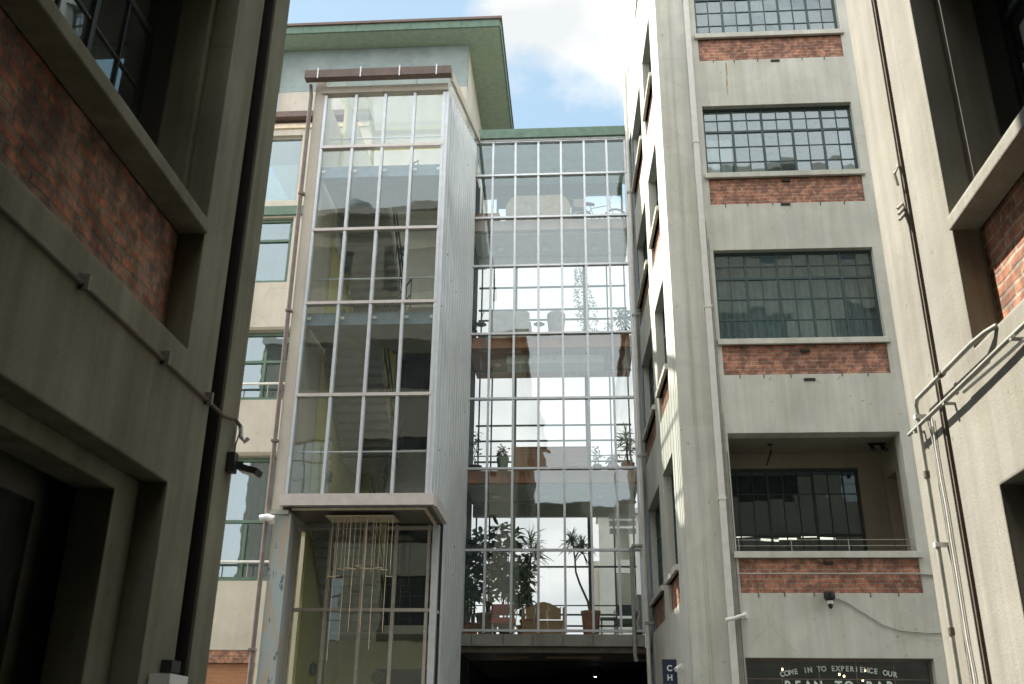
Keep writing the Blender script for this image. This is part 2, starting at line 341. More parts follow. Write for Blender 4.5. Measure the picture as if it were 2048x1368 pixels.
        me = bpy.data.meshes.new(name); bm.to_mesh(me); bm.free(); me.materials.append(M[m])
        o = bpy.data.objects.new(name, me); COL.objects.link(o); WP[o.name] = o0
        if parent is not None: o.parent = parent
        else: o.location = o0
        if label: o['label'] = label
        return o
def tag(o, label, cat, group=None):
    o['label'] = label; o['category'] = cat
    if group: o['group'] = group
    return o
def thing(name, label, cat, loc, group=None):
    o = bpy.data.objects.new(name, None); COL.objects.link(o); o.location = loc; WP[o.name] = Vector(loc); o.empty_display_size = .2
    return tag(o, label, cat, group)
def struct(o): o['kind'] = 'structure'; return o

def pane_window(root, fr, u0, u1, v0, v1, d, cols, rows, heavy_c=(), heavy_r=(), fm='steel', gm='g_win', thin=.022, thick=.05, name='window', frame=.05, label=None):
    """steel window: frame mesh with all its bars, pane sheet as sub-part. rows are fractions from the top"""
    b = MB(*fr)
    b.wall(u0, u1, v0, v1, d - .03, d + .03, [(u0 + frame, u1 - frame, v0 + frame, v1 - frame)])
    ys = [v1 - (v1 - v0) * r for r in rows]
    for i in range(1, cols):
        u = u0 + (u1 - u0) * i / cols; t = thick if i in heavy_c else thin
        b.box(u - t / 2, u + t / 2, v0 + frame, v1 - frame, d - .018 - (.006 if i in heavy_c else 0), d + .018)
    for i, y in enumerate(ys):
        t = thick if i in heavy_r else thin
        b.box(u0 + frame, u1 - frame, y - t / 2, y + t / 2, d - .014 - (.013 if i in heavy_r else 0), d + .015)
    f = b.build(name, fm, root, label)
    g = MB(*fr)      # single thin sheets, each pane set a hair differently like old glazing
    us = [u0 + (u1 - u0) * i / cols for i in range(cols + 1)]; vs = sorted([v0, v1] + ys)
    for i in range(cols):
        for j in range(len(vs) - 1):
            e = [random.uniform(-.0035, .0035) for _ in range(3)]
            g.quad([g.P(us[i], vs[j], d + e[0]), g.P(us[i + 1], vs[j], d + e[1]), g.P(us[i + 1], vs[j + 1], d + e[1] + e[2]), g.P(us[i], vs[j + 1], d + e[0] + e[2])])
    g.open = True; g.build('pane', gm, f)
    return f

# ================================================================== GROUND
g = MB(); g.quad([(-1500, -1500, 0), (1500, -1500, 0), (1500, 1500, 0), (-1500, 1500, 0)])
struct(g.build('ground', 'asphalt', base=(0, 0, 0)))

# ================================================================== NEAR BUILDINGS (both sides of the alley)
def near_building(side, yend, jamb, groove, wm, bm_, label):
    """side +1 = right, -1 = left. u = distance along Y, d = into the wall"""
    X0 = 2.6 * side; D = (side, 0, 0); fr = ((X0, 0, 0), (0, 1, 0), D)
    root = thing('factory_building', label, 'building', (X0 + 4 * side, -3, 0))
    bays = [(jamb - 3.3, jamb), (jamb - 7.6, jamb - 4.3), (jamb - 11.9, jamb - 8.6)]
    lev = [(5.03, 7.5, 4.28), (9.3, 11.5, 8.54), (13.22, 15.2, 12.46), (17.0, 18.9, 16.26)]
    outer = []; inner = []
    for a, b in bays:
        outer.append((a, b, 0.0, 3.14)); inner.append((a + .1, b - .32, 0.0, 3.02))
        for sl_, hd, fl in lev:
            z0 = 4.05 if sl_ < 6 else fl
            outer.append((a, b, z0, hd)); inner.append((a + .08, b - .08, sl_, hd - .06)) ; inner.append((a + .001, b - .001, z0, sl_ - .1))
    holes = outer + [(groove[0], groove[1], 0, 20.2)]
    MB(*fr).wall(-14, yend, 0, 20.2, 0, .18, holes).build('wall', wm, root)
    MB(*fr).wall(-14, yend - .002, 0, 20.1, .1805, .42, inner + [(groove[0], groove[1], 0, 20.1)]).build('inner_wall', wm, root)
    # return walls, roof and the cornice round the corner
    b = MB(); xa, xb = sorted((X0 + .425 * side, X0 + 13 * side))
    rw = MB((0, yend, 0), (side, 0, 0), (0, -1, 0)); hl = []
    for (sl_, hd, fl) in lev:
        for u in (2.6 + 1.3, 2.6 + 6.0): hl.append((u, u + 3.3, sl_, hd - .1))
    rw.wall(3.025, 15.6, 0, 20.2, 0, .3, hl).build('end_wall', 'loggia' if side < 0 else 'near_r', root)
    for (u0, u1, v0, v1) in hl: pane_window(root, ((0, yend, 0), (side, 0, 0), (0, -1, 0)), u0, u1, v0, v1, .2, 6, [.33, .66], (2, 4), (0,), gm='g_dark')
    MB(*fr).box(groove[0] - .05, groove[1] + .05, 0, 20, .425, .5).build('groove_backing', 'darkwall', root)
    MB(*fr).box(groove[1] - .022, groove[1] - .004, 0, 20, .012, .42).build('groove_dark_strip', 'darkwall' if side < 0 else 'rust', root)  # dark strip added along the groove's far side so the groove reads dark
    MB((0, 0, 0)).box(xa, xb, 19.6, 19.8, -13.9, yend - .31).build('roof', 'roofsheet', root)
    c = MB(*fr); c.box(-14, yend + .25, 20.2, 20.5, -.25, .6).build('cornice', wm, root)
    MB().box(min(X0 + .61 * side, X0 + 13 * side), max(X0 + .61 * side, X0 + 13 * side), 20.2, 20.5, yend - .3, yend + .25).build('cornice', 'cream', root)
    b = MB(); ins = sorted((X0 + 4.6 * side, X0 + 4.8 * side)); b.box(ins[0], ins[1], 0, 19.5, -14, yend - .32)
    for z in (4.0, 8.3, 12.2, 16.0): 
        q = sorted((X0 + .43 * side, X0 + 4.6 * side)); b.box(q[0], q[1], z, z + .2, -14, yend - .32)
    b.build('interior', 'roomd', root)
    for bi, (a, b_) in enumerate(bays[:2]):
        for li, (sl_, hd, fl) in enumerate(lev[:2]):
            z0 = 4.05 if sl_ < 6 else fl
            MB(*fr).box(a + .001, b_ - .001, z0, sl_ - .1, .19, .41).build('brick_panel', bm_, root)
            MB(*fr).box(a, b_, sl_ - .1, sl_ + .0, .0 - .02, .44).build('sill', wm, root)
            pane_window(root, fr, a + .08, b_ - .08, sl_, hd - .06, .62, 8, [.17, .34, .56, .78], (2, 4, 6), (1,), gm='g_win' if side < 0 else 'g_dark')
    return root, fr, bays
RL, FL, BL = near_building(-1, 7.0, 5.9, (6.4, 6.66), 'near_l', 'brick_d', 'shaded khaki factory wall with sooty brick panel filling the left edge')
RR, FR, BR = near_building(1, 7.5, 6.1, (6.74, 6.86), 'near_r', 'brick_x', 'sunlit pale factory wall with pipes filling the right edge')
# dark back of the two grooves
for root, fr, gv, m_ in ((RL, FL, (6.4, 6.66), 'near_l'), (RR, FR, (6.74, 6.86), 'near_r')):
    pass
# shopfronts of the ground floor openings
for root, fr, bays, side in ((RL, FL, BL, -1), (RR, FR, BR, 1)):
    a, b_ = bays[0]
    ops = [(b_ - .42 - .47 * (i + 1) + .04, b_ - .42 - .47 * i, .1, 2.92) for i in range(6)]
    ops = [o_ if i not in (2,) else (o_[0], o_[1], 2.2, 2.92) for i, o_ in enumerate(ops)]
    f = MB(*fr); f.wall(a - .3, b_ + .2, 0, 3.3, .60, .66, ops)
    fo = f.build('shopfront', 'shopframe', root)
    MB(*fr).box(a - .28, b_ + .15, .12, 2.96, .625, .63).build('pane', 'g_shop', fo)
    o_ = ops[2]
    dr = MB(*fr).wall(o_[0] + .01, o_[1] - .01, .05, 2.15, .575, .615, [(o_[0] + .07, o_[1] - .07, .3, 2.08)]).build('door', 'oak', root)
    MB(*fr).box(o_[0] + .06, o_[1] - .06, .29, 2.09, .59, .596).build('door_pane', 'g_shop', dr)
for i, (y, z, lb) in enumerate(((4.2, 3.05, 'nearest added warm glow strip inside the dark left shop'), (4.75, 3.02, 'middle added warm glow strip inside the dark left shop'), (5.3, 3.0, 'farthest added warm glow strip inside the dark left shop'))):
    tag(MB().box(-4.0, -3.96, z, z + .03, y + .5, y + .78).build('lit_strip', 'warmglow'), lb, 'strip light', 'added warm glow strips in the left shop')  # added glowing strips standing in for warm reflections in the shop
# water tank and railing on the left building's roof (seen mirrored in the stair tower)
t = thing('water_tank', 'domed dark rooftop water tank mirrored in the tower glass', 'water tank', (-8.8, 4, 19.8))
MB().lathe((-8.8, 4, 20.1), [(1.0, 0), (1.0, .25), (.95, .3), (.95, 1.9), (.8, 2.25), (.4, 2.5), (.01, 2.55)]).build('tank', 'corru', t)
MB().lathe((-8.8, 4, 19.8), [(1.1, 0), (1.1, .3)]).build('base', 'darkwall', t)

# building closing the alley behind the camera
r = thing('closing_building', 'plain pale block closing the alley behind the viewer, seen only mirrored', 'building', (0, -16, 0))
MB((-2.59, -14.0, 0), (1, 0, 0), (0, -1, 0)).wall(0, 5.18, 0, 17, 0, .4, [(1, 4.2, 0, 3)] + [(1, 4.2, z, z + 2) for z in (5, 9.2, 13.2)]).build('wall', 'near_r', r)
MB().box(-2.5, 2.5, 0, 16.5, -19, -18.8).build('back_wall', 'roomd', r)

# ================================================================== RIGHT FACTORY BLOCK (front wall + side wall with raking windows)
RB = thing('factory_building', 'tall grey plaster factory block with red brick panels under gridded windows', 'building', (6, 22, 0))
FF = ((0, 18.5, 0), (1, 0, 0), (0, 1, 0))
wins = [(17.0, 18.75, 16.26), (13.22, 15.01, 12.46), (9.3, 11.35, 8.54), (5.03, 7.33, 4.28)]
U0, U1 = 2.92, 6.2
holes = [(U0, U1, s_, h_) for s_, h_, f_ in wins] + [(U0 + .02, U1, f_, s_ - .12) for s_, h_, f_ in wins] + [(U0, U1, .3, 3.15)]
holes += [(7.6, 10.9, s_, h_) for s_, h_, f_ in wins] + [(7.6, 10.9, .3, 3.15)]
MB(*FF).wall(2.0, 12.5, 0, 21.2, 0, .35, holes).build('front_wall', 'front', RB)
# shallow pilaster line by the corner
MB(*FF).box(2.30, 2.325, 0, 21.1, -.015, 0.01).build('render_joint', 'front', RB)
WO = ((2.0, 18.5, 0), (-.031, 1, 0), (1, .031, 0))
ws = []
for s_, h_, f_ in wins: ws += [(1.3, 3.15, s_, h_), (4.0, 6.7, s_, h_), (1.3, 3.15, f_, s_ - .12), (4.0, 6.7, f_, s_ - .12)]
MB(*WO).wall(.352, 8.7, 0, 21.2, 0, .35, ws).build('side_wall', 'front', RB)
MB(*WO).box(8.4, 8.7, 0, 21.2, .352, 7).build('rear_wall', 'front', RB)
for (s_, h_, f_) in wins:
    for a, b_ in ((1.3, 3.15), (4.0, 6.7)):
        MB(*WO).box(a + .001, b_ - .001, f_, s_ - .12, .06, .34).build('brick_panel', 'brick_x', RB)
        MB(*WO).box(a - .03, b_ + .03, s_ - .12, s_, -.07, .34).build('sill', 'front', RB)
        pane_window(RB, WO, a, b_, s_, h_, .22, 6, [.17, .34, .56, .78], (2, 4), (1,), fm='tealsteel')
names = ['topmost', 'third floor', 'second floor', 'first floor']
rows = {17.0: [.15, .34, .56, .78], 13.22: [.17, .34, .56, .78], 9.3: [.16, .30, .53, .76]}
for i, (s_, h_, f_) in enumerate(wins):
    MB(*FF).box(U0 + .021, U1 - .001, f_, s_ - .12, .03, .34).build('brick_panel', 'brick_y', RB)
    MB(*FF).box(U0 - .06, U1 + .07, s_ - .12, s_ + .0, -.07, .34).build('sill', 'front', RB)
    if i < 3:
        pane_window(RB, FF, U0, U1, s_, h_, .16, 10, rows[s_], (2, 4, 6, 8), (1,), fm='tealsteel')
    pane_window(RB, FF, 7.6, 10.9, s_, h_, .16, 10, [.17, .34, .56, .78], (2, 4, 6, 8), (1,), fm='tealsteel')
    # small weep vents in the brick
for (x, z, wd) in ((4.42, 12.40, .2), (4.5, 8.40, .22), (4.5, 9.02, .18), (4.55, 16.18, .2), (4.5, 5.02 - .22, .16), (4.5, 13.0, .18)):
    MB(*FF).box(x, x + wd, z, z + .05, -.02, .05).build('vent', 'darkwall', RB)
for z in (16.26, 12.46, 8.54, 4.28):
    b = MB(*FF)
    for x in (3.25, 3.72, 4.25, 5.25, 5.75): b.box(x, x + .012, z - .05 - .03 * random.random(), z + .01, -.012, .03)
    b.build('weep_tie', 'darkwall', RB)
b = MB(*FF); b.box(3.52, 3.535, 15.55, 16.2, -.004, .001); b.box(3.535, 3.55, 15.85, 16.18, -.003, .001); b.box(3.50, 3.515, 15.3, 15.72, -.003, .001)
b.build('rust_streak', 'ruststain', RB)
# rooms behind the glass
b = MB()
for z in (3.95, 8.2, 12.1, 15.9): b.box(2.4, 12.2, z, z + .22, 20.3 if z < 5 else 18.86, 26.8)
b.box(2.4, 12.2, 20.0, 20.2, 18.86, 26.8)
b.build('floor_slab', 'room', RB)
b = MB(); b.box(2.4, 12.2, 8.43, 19.99, 24.5, 24.7); b.box(6.9, 7.0, 8.43, 19.99, 18.86, 24.5)
b.build('partition', 'room', RB)
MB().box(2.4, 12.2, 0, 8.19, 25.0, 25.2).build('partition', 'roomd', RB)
# blinds and curtains
def curtain(x0, x1, z0, z1, y, m='curtain', name='curtain', n=10, amp=.03, label=None):
    b = MB(); pr = None; b.open = True
    for i in range(n * 4 + 1):
        t_ = i / (n * 4); x = x0 + (x1 - x0) * t_; yy = y + amp * math.sin(t_ * n * 2 * math.pi) * (1 + .3 * math.sin(t_ * 17))
        q = (b.bm.verts.new((x, yy, z0)), b.bm.verts.new((x, yy, z1)))
        if pr: b.bm.faces.new([pr[0], q[0], q[1], pr[1]])
        pr = q
    b.smooth = True; return b.build(name, m, RB, label)
curtain(2.95, 3.56, 13.25, 14.4, 18.95, n=3, label='white roller blind half way down')
curtain(6.02, 6.4, 13.25, 14.8, 19.1, n=4, label='white curtain drawn to the side')
curtain(2.95, 3.78, 17.02, 18.7, 19.0, 'darkblind', n=5, label='dark grey curtain')
curtain(5.95, 6.25, 17.02, 18.7, 19.2, 'terracotta', n=4, label='rusty orange curtain')
curtain(2.95, 6.2, 9.35, 11.3, 19.15, 'netgreen', n=24, amp=.04, label='grey green net curtain')
# loggia
MB().box(2.70, 2.90, 4.28, 7.6, 18.86, 20.0).build('loggia_wall', 'loggia', RB)
MB((6.25, 18.86, 0), (0, 1, 0), (1, 0, 0)).wall(0, 1.3, 4.28, 7.6, 0, .2, [(.35, .95, 4.4, 6.75)]).build('loggia_wall', 'loggia', RB)
MB((6.45, 19.2, 0), (0, 1, 0), (1, 0, 0)).box(0, .62, 4.3, 6.8, .02, .08).build('door', 'brownwood', RB)
MB((0, 20.0, 0)).wall(2.70, 6.249, 4.28, 7.6, 0, .2, [(2.98, 5.75, 4.4, 7.03)]).build('loggia_wall', 'loggia', RB)
MB().box(2.70, 6.9, 7.34, 7.5, 18.86, 20.3).build('loggia_ceiling', 'loggia', RB)
MB().box(2.70, 6.9, 4.18, 4.30, 18.86, 20.29).build('loggia_floor', 'concrete', RB)
pane_window(RB, ((0, 20.0, 0), (1, 0, 0), (0, 1, 0)), 2.98, 5.75, 4.4, 7.03, .1, 9, [.2, .52, .76], (3, 6), (1,), gm='g_dark', fm='steel')
# shop window
pane_window(RB, FF, U0, U1, .3, 3.15, .2, 5, [.12, .6], (), (), gm='g_dark', fm='brownpipe', name='shop_window', thin=.015)
MB(*FF).box(U0, U1, 3.0, 3.149, .24, .3).build('lintel', 'brownpipe', RB)
# roof edge
MB(*FF).box(1.85, 12.6, 21.2, 21.5, -.15, 8.5).build('roof', 'front', RB)

# shop lettering on the glass
def text(s, size, loc, m, parent=None, rotz=0, ext=.004, sx=1, name='lettering'):
    cu = bpy.data.curves.new(name, 'FONT'); cu.body = s; cu.size = size; cu.extrude = ext; cu.align_x = 'CENTER'; cu.align_y = 'CENTER'; cu.offset = size * .03
    to = bpy.data.objects.new(name, cu); COL.objects.link(to)
    dg = bpy.context.evaluated_depsgraph_get(); dg.update(); me = bpy.data.meshes.new_from_object(to.evaluated_get(dg))
    bpy.data.objects.remove(to)
    mt = Matrix.Translation(loc) @ Matrix.Rotation(rotz, 4, 'Y') @ Matrix.Rotation(R(90), 4, 'X') @ Matrix.Diagonal((sx, 1, 1, 1))
    me.transform(mt); me.materials.clear(); me.materials.append(M[m]); return me
def joined(ms, name, parent, m):
    bm = bmesh.new()
    for me in ms: bm.from_mesh(me)
    b = MB(); b.bm = bm; return b.build(name, m, parent)
ms = []; s1 = 'COME IN TO EXPERIENCE OUR'
for i, ch in enumerate(s1):
    if ch == ' ': continue
    t_ = i / (len(s1) - 1); x = 3.58 + t_ * 1.97; k = (t_ - .5) * 2
    ms.append(text(ch, .125, (x, 18.66, 2.955 - .10 * k * k + .03), 'letter', rotz=k * .14, sx=.9))
joined(ms, 'lettering', RB, 'letter')
ms = []; s1 = 'BEAN-TO-BAR'
for i, ch in enumerate(s1):
    x = 3.66 + i * .178; ms.append(text(ch, .24, (x, 18.66, 2.68), 'letter', sx=.85))
joined(ms, 'lettering', RB, 'letter')

# string lights in the shop window
gt = thing('string_light', 'string of small warm bulbs hung inside the shop window', 'string lights', (4.5, 18.8, 2.6))
bp = [(3.05, 3.04), (3.62, 2.98), (4.62, 2.90), (4.70, 2.87), (5.08, 2.97), (5.02, 2.80), (4.95, 2.71), (5.0, 2.62), (4.12, 2.60)]
MB().tube([(x, 18.82, z + .03) for x, z in ((2.98, 3.12), (3.05, 3.04), (3.35, 3.08), (3.62, 2.98), (4.1, 3.05), (4.66, 2.9), (4.9, 3.0), (5.08, 2.97), (5.02, 2.8), (4.95, 2.7), (5.0, 2.6))], .004, 5).build('wire', 'black', gt)
for x, z in bp: MB().lathe((x, 18.82, z), [(.004, .022), (.016, .01), (.018, -.004), (.009, -.018), (.001, -.022)], 10).build('bulb', 'bulb', gt)
# strip lights in the first-floor room
for i, (x, z, ang) in enumerate(((3.62, 5.95, .06), (4.15, 5.87, -.05), (4.55, 5.9, .0), (5.05, 5.97, .02), (5.4, 5.93, -.05))):
    t = MB().bar((x - .19, 21.6 + .05 * i, z - .19 * ang), (x + .19, 21.6 + .05 * i, z + .19 * ang), .05, .04).build('lit_strip', 'tube')
    tag(t, ['first lit strip from the left in the dark room behind the loggia', 'second lit strip from the left in the dark room behind the loggia', 'middle lit strip in the dark room behind the loggia',
            'fourth lit strip from the left in the dark room behind the loggia', 'last lit strip on the right in the dark room behind the loggia'][i], 'strip light', 'strip lights in the room behind the loggia')

# ------------------------------------------------------------------ pipes and fittings on the right block
t = thing('drainpipe', 'broad off-white rainwater pipe running up the grey block beside its brick panels', 'drainpipe', (2.72, 18.43, 0))
MB().box(2.655, 2.775, .2, 21.1, 18.40, 18.478).build('pipe', 'whitepipe', t)
for z in (2, 6, 10, 14, 18): MB().box(2.64, 2.79, z, z + .05, 18.39, 18.497).build('bracket', 'whitepipe', t)
cond = [(2.805, 12.0, 'thin conduit nearest the broad white pipe, ending above the second floor window'), (2.835, 11.6, 'thin conduit second from the broad white pipe'),
        (2.862, 7.7, 'thin conduit third from the broad white pipe, ending at the loggia head'), (2.886, 6.9, 'thin conduit closest to the brick panels')]
for x, z, lb in cond:
    tag(MB().tube([(x, 18.475, .2), (x, 18.475, z), (x + .005, 18.50, z + .05)], .009, 6).build('conduit', 'greypipe' if z > 7.5 else 'brownpipe'), lb, 'conduit', 'thin conduits beside the white pipe')
t = thing('pipe_bracket', 'white slanting arm lamp crossing the bundle of conduits above the shop window', 'lamp', (2.8, 18.3, 3.85))
MB().tube([(2.60, 18.30, 3.78), (2.75, 18.3, 3.81), (2.96, 18.33, 3.88)], .035, 10).build('lamp_tube', 'white', t)
MB().box(2.93, 3.0, 3.82, 3.93, 18.33, 18.499).build('mount', 'white', t)
t = tag(MB().tube([(2.9, 18.44, 4.62), (6.15, 18.44, 4.62), (6.17, 18.47, 4.62), (6.6, 18.48, 4.585)], .017, 8).build('conduit', 'greypipe'), 'grey conduit running level across the lowest brick panel', 'conduit')
t = thing('security_camera', 'black dome camera with white ring below the lowest brick panel', 'camera', (4.49, 18.4, 4.1))
MB().lathe((4.49, 18.36, 4.22), [(.07, .07), (.10, .04), (.10, -.05), (.07, -.09)], 16).build('housing', 'black', t)
MB().lathe((4.49, 18.36, 4.10), [(.05, .03), (.055, -.01), (.045, -.03)], 16).build('ring', 'white', t)
MB().lathe((4.49, 18.36, 4.05), [(.042, .02), (.045, -.02), (.02, -.06), (.001, -.07)], 16).build('lens_dome', 'black', t)
MB().box(4.44, 4.54, 4.2, 4.3, 18.40, 18.499).build('mount', 'black', t)
tag(MB().tube([(4.55, 18.47, 4.22), (4.8, 18.48, 4.12), (5.1, 18.48, 3.92), (5.4, 18.48, 3.72), (5.7, 18.48, 3.62), (6.1, 18.48, 3.59), (7.2, 18.48, 3.58)], .010, 6).build('cable', 'greypipe'), 'slack grey cable sagging right from the dome camera', 'cable')
t = thing('balcony_rail', 'thin wire rail along the loggia sill', 'railing', (4.5, 18.6, 5.03))
for z in (5.16, 5.27): MB().tube([(2.93, 18.6, z), (6.19, 18.6, z)], .006, 5).build('wire', 'greypipe', t)
for x in (2.98, 3.95, 5.0, 6.12): MB().box(x, x + .014, 5.03, 5.29, 18.593, 18.607).build('post', 'greypipe', t)
t = thing('ceiling_fixture', 'dark angled rod lamp hanging under the loggia ceiling', 'lamp', (3.85, 19, 7.2))
MB().tube([(3.88, 19.3, 7.34), (3.88, 19.28, 7.18), (3.72, 19.0, 6.83)], .02, 8).build('rod', 'black', t)
MB().lathe((3.88, 19.3, 7.31), [(.05, .03), (.05, 0)], 12).build('ceiling_plate', 'black', t)
t = thing('ceiling_fixture', 'small twin spotlight in the right corner of the loggia ceiling', 'lamp', (5.95, 19.3, 7.2))
MB().box(5.8, 6.15, 7.3, 7.34, 19.25, 19.31).build('bar', 'black', t)
for x in (5.86, 6.06): MB().tube([(x, 19.28, 7.3), (x + .01, 19.2, 7.2), (x + .02, 19.08, 7.14)], .035, 10, .045).build('spotlight', 'black', t)
# blade sign
t = thing('blade_sign', 'navy blade sign with white letters CHO down its face', 'sign', (1.78, 20.9, 2.3))
MB().box(1.64, 1.92, 1.2, 3.31, 20.86, 20.96).build('board', 'navy', t)
MB().box(1.92, 1.96, 3.1, 3.16, 20.89, 20.93).build('bracket', 'black', t)
joined([text(ch, .155, (1.775, 20.855, z), 'letter') for ch, z in (('C', 3.135), ('H', 2.955), ('O', 2.775))], 'lettering', t, 'letter')
t = thing('wall_lamp', 'small white lamp on the side wall right of the navy sign', 'lamp', (1.93, 20.0, 3.05))
MB().tube([(1.95, 20.0, 3.12), (1.88, 20.0, 3.10), (1.82, 19.95, 3.04)], .03, 8, .05).build('shade', 'white', t)
MB().box(1.90, 1.97, 3.06, 3.16, 19.97, 20.03).build('mount', 'white', t)

# pipes between bridge and side wall
for x0, r_, m_, lb, y in ((1.66, .055, 'whitepipe', 'pale vertical pipe where the glass bridge meets the right block', 25.3), (1.80, .03, 'beam', 'blue grey slim pipe up the right block beside the bridge', 25.2)):
    t = thing('drainpipe', lb, 'drainpipe', (x0, y, 0))
    MB().tube([(x0, y, .2), (x0, y, 21.4)], r_, 12).build('pipe', m_, t)
    for z in (4.5, 8.8, 12.9, 16.9): MB().box(x0 - r_ - .015, x0 + .12, z, z + .06, y - r_ - .015, y + .03).build('bracket', 'greypipe', t)
t = thing('drainpipe', 'short bent grey pipe hanging in front of the bridge at its lower right', 'drainpipe', (1.35, 25.3, 3.6))
MB().tube([(1.62, 25.3, 6.45), (1.36, 25.3, 6.45), (1.33, 25.3, 6.38), (1.33, 25.3, 3.75), (1.36, 25.3, 3.62)], .05, 10).build('pipe', 'greypipe', t)

# ================================================================== GLASS BRIDGE
BR_ = thing('glass_bridge', 'four storey glazed bridge joining the stair tower and the right block', 'bridge', (-.7, 26.6, 4.2))
bx0, bx1, by0, by1 = -3.04, 1.60, 25.5, 27.9
fls = [4.28, 8.54, 12.46, 16.26]
mull = [-3.0, -2.45, -1.76, -1.06, -.37, .33, 1.02, 1.58]
tr = [4.36, 6.38, 8.56, 10.55, 12.5, 14.66, 16.28, 17.75, 18.95]
b = MB()
for x in mull: b.box(x - .03, x + .03, 4.3, 19.0, by0 - .06, by0 + .06)
b.build('mullion', 'alu', BR_)
b = MB()
for z in tr: b.box(bx0, bx1, z - .03, z + .03, by0 - .075, by0 + .05)
b.build('transom', 'alu', BR_)
b = MB(); b.open = True
for i in range(len(mull) - 1):
    for j in range(len(tr) - 1):
        e = random.uniform(-.004, .004); e2 = random.uniform(-.004, .004)
        b.quad([(mull[i], by0 + e, tr[j]), (mull[i + 1], by0 + e2, tr[j]), (mull[i + 1], by0 - e, tr[j + 1]), (mull[i], by0 - e2, tr[j + 1])])
b.build('front_glazing', 'g_clear', BR_)
for z in fls[1:]:
    MB().box(bx0, bx1, z - .33, z, by0 + .12, by0 + .3).build('slab_edge', 'slab' if z < 16 else 'slabpale', BR_, None if z < 16 else 'pinkish pale slab edge')
    MB().box(bx0, bx1, z - .40, z - .02, by0 + .3, by1).build('floor_slab', 'soffit' if z > 16 else 'greenwall' if z < 9 else 'slabbrick', BR_)
MB().box(bx0, bx1, 3.98, 4.27, by0 - .10, by1 + .1).build('bottom_beam', 'concrete', BR_)
b = MB()
for x in (-2.75, -1.95, -1.2, -.45, .3): b.box(x, x + .015, 4.0, 4.25, by0 - .106, by0 - .09)
b.build('beam_joint', 'black', BR_)
MB().box(bx0 - .1, bx1 + .15, 3.84, 3.97, by0 + .05, by1).build('soffit_panel', 'brownpipe', BR_)
b = MB()
for (a, c) in ((-2.2, -1.35), (-.9, .5)): b.tube([(a, 26.4, 3.80), (c, 26.4, 3.80)], .03, 8)
b.build('tube_lamp', 'tanpot', BR_)
MB().box(bx0, bx1 + .12, 19.02, 19.34, by0 - .18, by1 + .3).build('roof', 'green', BR_)
MB().box(bx0, bx1, 18.96, 19.02, by0 - .1, by0 + .1).build('roof_flashing', 'alu', BR_)
MB().box(bx0 + .01, bx1, 18.9, 18.955, by0 + .1, by1).build('ceiling', 'tealceil', BR_)
# top storey rear wall with small windows; other storeys glazed
MB((0, by1, 0)).wall(bx0, bx1, 16.26, 18.9, 0, .15, [(-2.99, -2.54, 16.9, 18.47), (-1.93, -.72, 17.2, 18.5), (.40, 1.54, 16.5, 18.5), (-2.48, -2.12, 16.6, 18.1), (-.5, -.08, 16.6, 18.1)]).build('rear_wall', 'tealsteel', BR_)
b = MB()
for z0, z1, hs in ((4.28, 8.12, (5.05, 4.75, 6.36)), (8.54, 12.05, (9.42, 10.06, 10.54)), (12.46, 15.85, (13.45, 13.99, 14.34, 15.12))):
    for x in (-2.95, -2.57, 1.0, 1.55): b.box(x - .022, x + .022, z0, z1, by1 - .03, by1 + .03)
    for x in (-1.88, .30): b.box(x - .055, x + .055, z0, z1, by1 - .06, by1 + .06)
    for z in hs: b.box(bx0, bx1, z - .022, z + .022, by1 - .045, by1 + .02)
b.build('rear_mullion', 'tealsteel', BR_)
b = MB()
for z0, z1 in ((4.28, 8.12), (8.54, 12.05), (12.46, 15.85), (16.26, 18.85)):
    b.tube([(bx0, 27.6, z0 + .98), (bx1, 27.6, z0 + .98)], .018, 6)
b.build('handrail', 'tealsteel', BR_)
# downstand beam above the second-floor corridor ceilings
MB().box(-2.0, .8, 11.80, 12.05, by0 + .5, by0 + 1.2).build('ceiling_panel', 'soffit', BR_)
MB().box(bx0, bx1, 7.75, 8.12, by1 - .25, by1 - .05).build('downstand', 'greenwall', BR_)
b = MB()
for x0, x1, z0, z1 in ((.85, 1.58, 7.2, 7.32), (.85, 1.58, 7.42, 7.54), (.85, 1.58, 7.62, 7.74)): b.box(x0, x1, z0, z1, 27.3, 27.5)
b.build('ceiling_duct', 'alu', BR_)

for z in (8.1, 12.03, 15.83):
    for x in (-2.3, -.9, .6):
        f = MB().lathe((x, 26.6, z - .05), [(.09, 0), (.11, .02), (.11, .05)], 16).build('ceiling_lamp', 'white', BR_)
for z in (7.98, 11.92, 15.72): MB().tube([(bx0, 26.95, z), (bx1, 26.95, z)], .04, 10).build('ceiling_pipe', 'greypipe', BR_)
# dark passage under the bridge
PW = thing('underpass', 'dark passage opening beneath the glass bridge', 'passage', (-.7, 33, 0))
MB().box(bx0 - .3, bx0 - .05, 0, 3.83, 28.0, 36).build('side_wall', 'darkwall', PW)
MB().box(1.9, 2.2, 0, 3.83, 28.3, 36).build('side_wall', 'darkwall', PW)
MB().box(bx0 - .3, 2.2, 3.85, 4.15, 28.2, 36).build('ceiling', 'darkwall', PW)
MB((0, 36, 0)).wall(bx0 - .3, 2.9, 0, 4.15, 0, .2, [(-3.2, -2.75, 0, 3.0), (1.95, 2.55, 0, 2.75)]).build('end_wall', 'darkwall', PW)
t = thing('spotlight', 'small lit spotlight glowing in the dark passage under the bridge', 'lamp', (.4, 30, 3.5))
MB().lathe((.40, 30, 3.57), [(.03, 0), (.045, .05), (.04, .28)], 12).build('housing', 'black', t)
MB().lathe((.40, 30, 3.555), [(.03, 0), (.03, .014)], 12).build('lens', 'lamp', t)

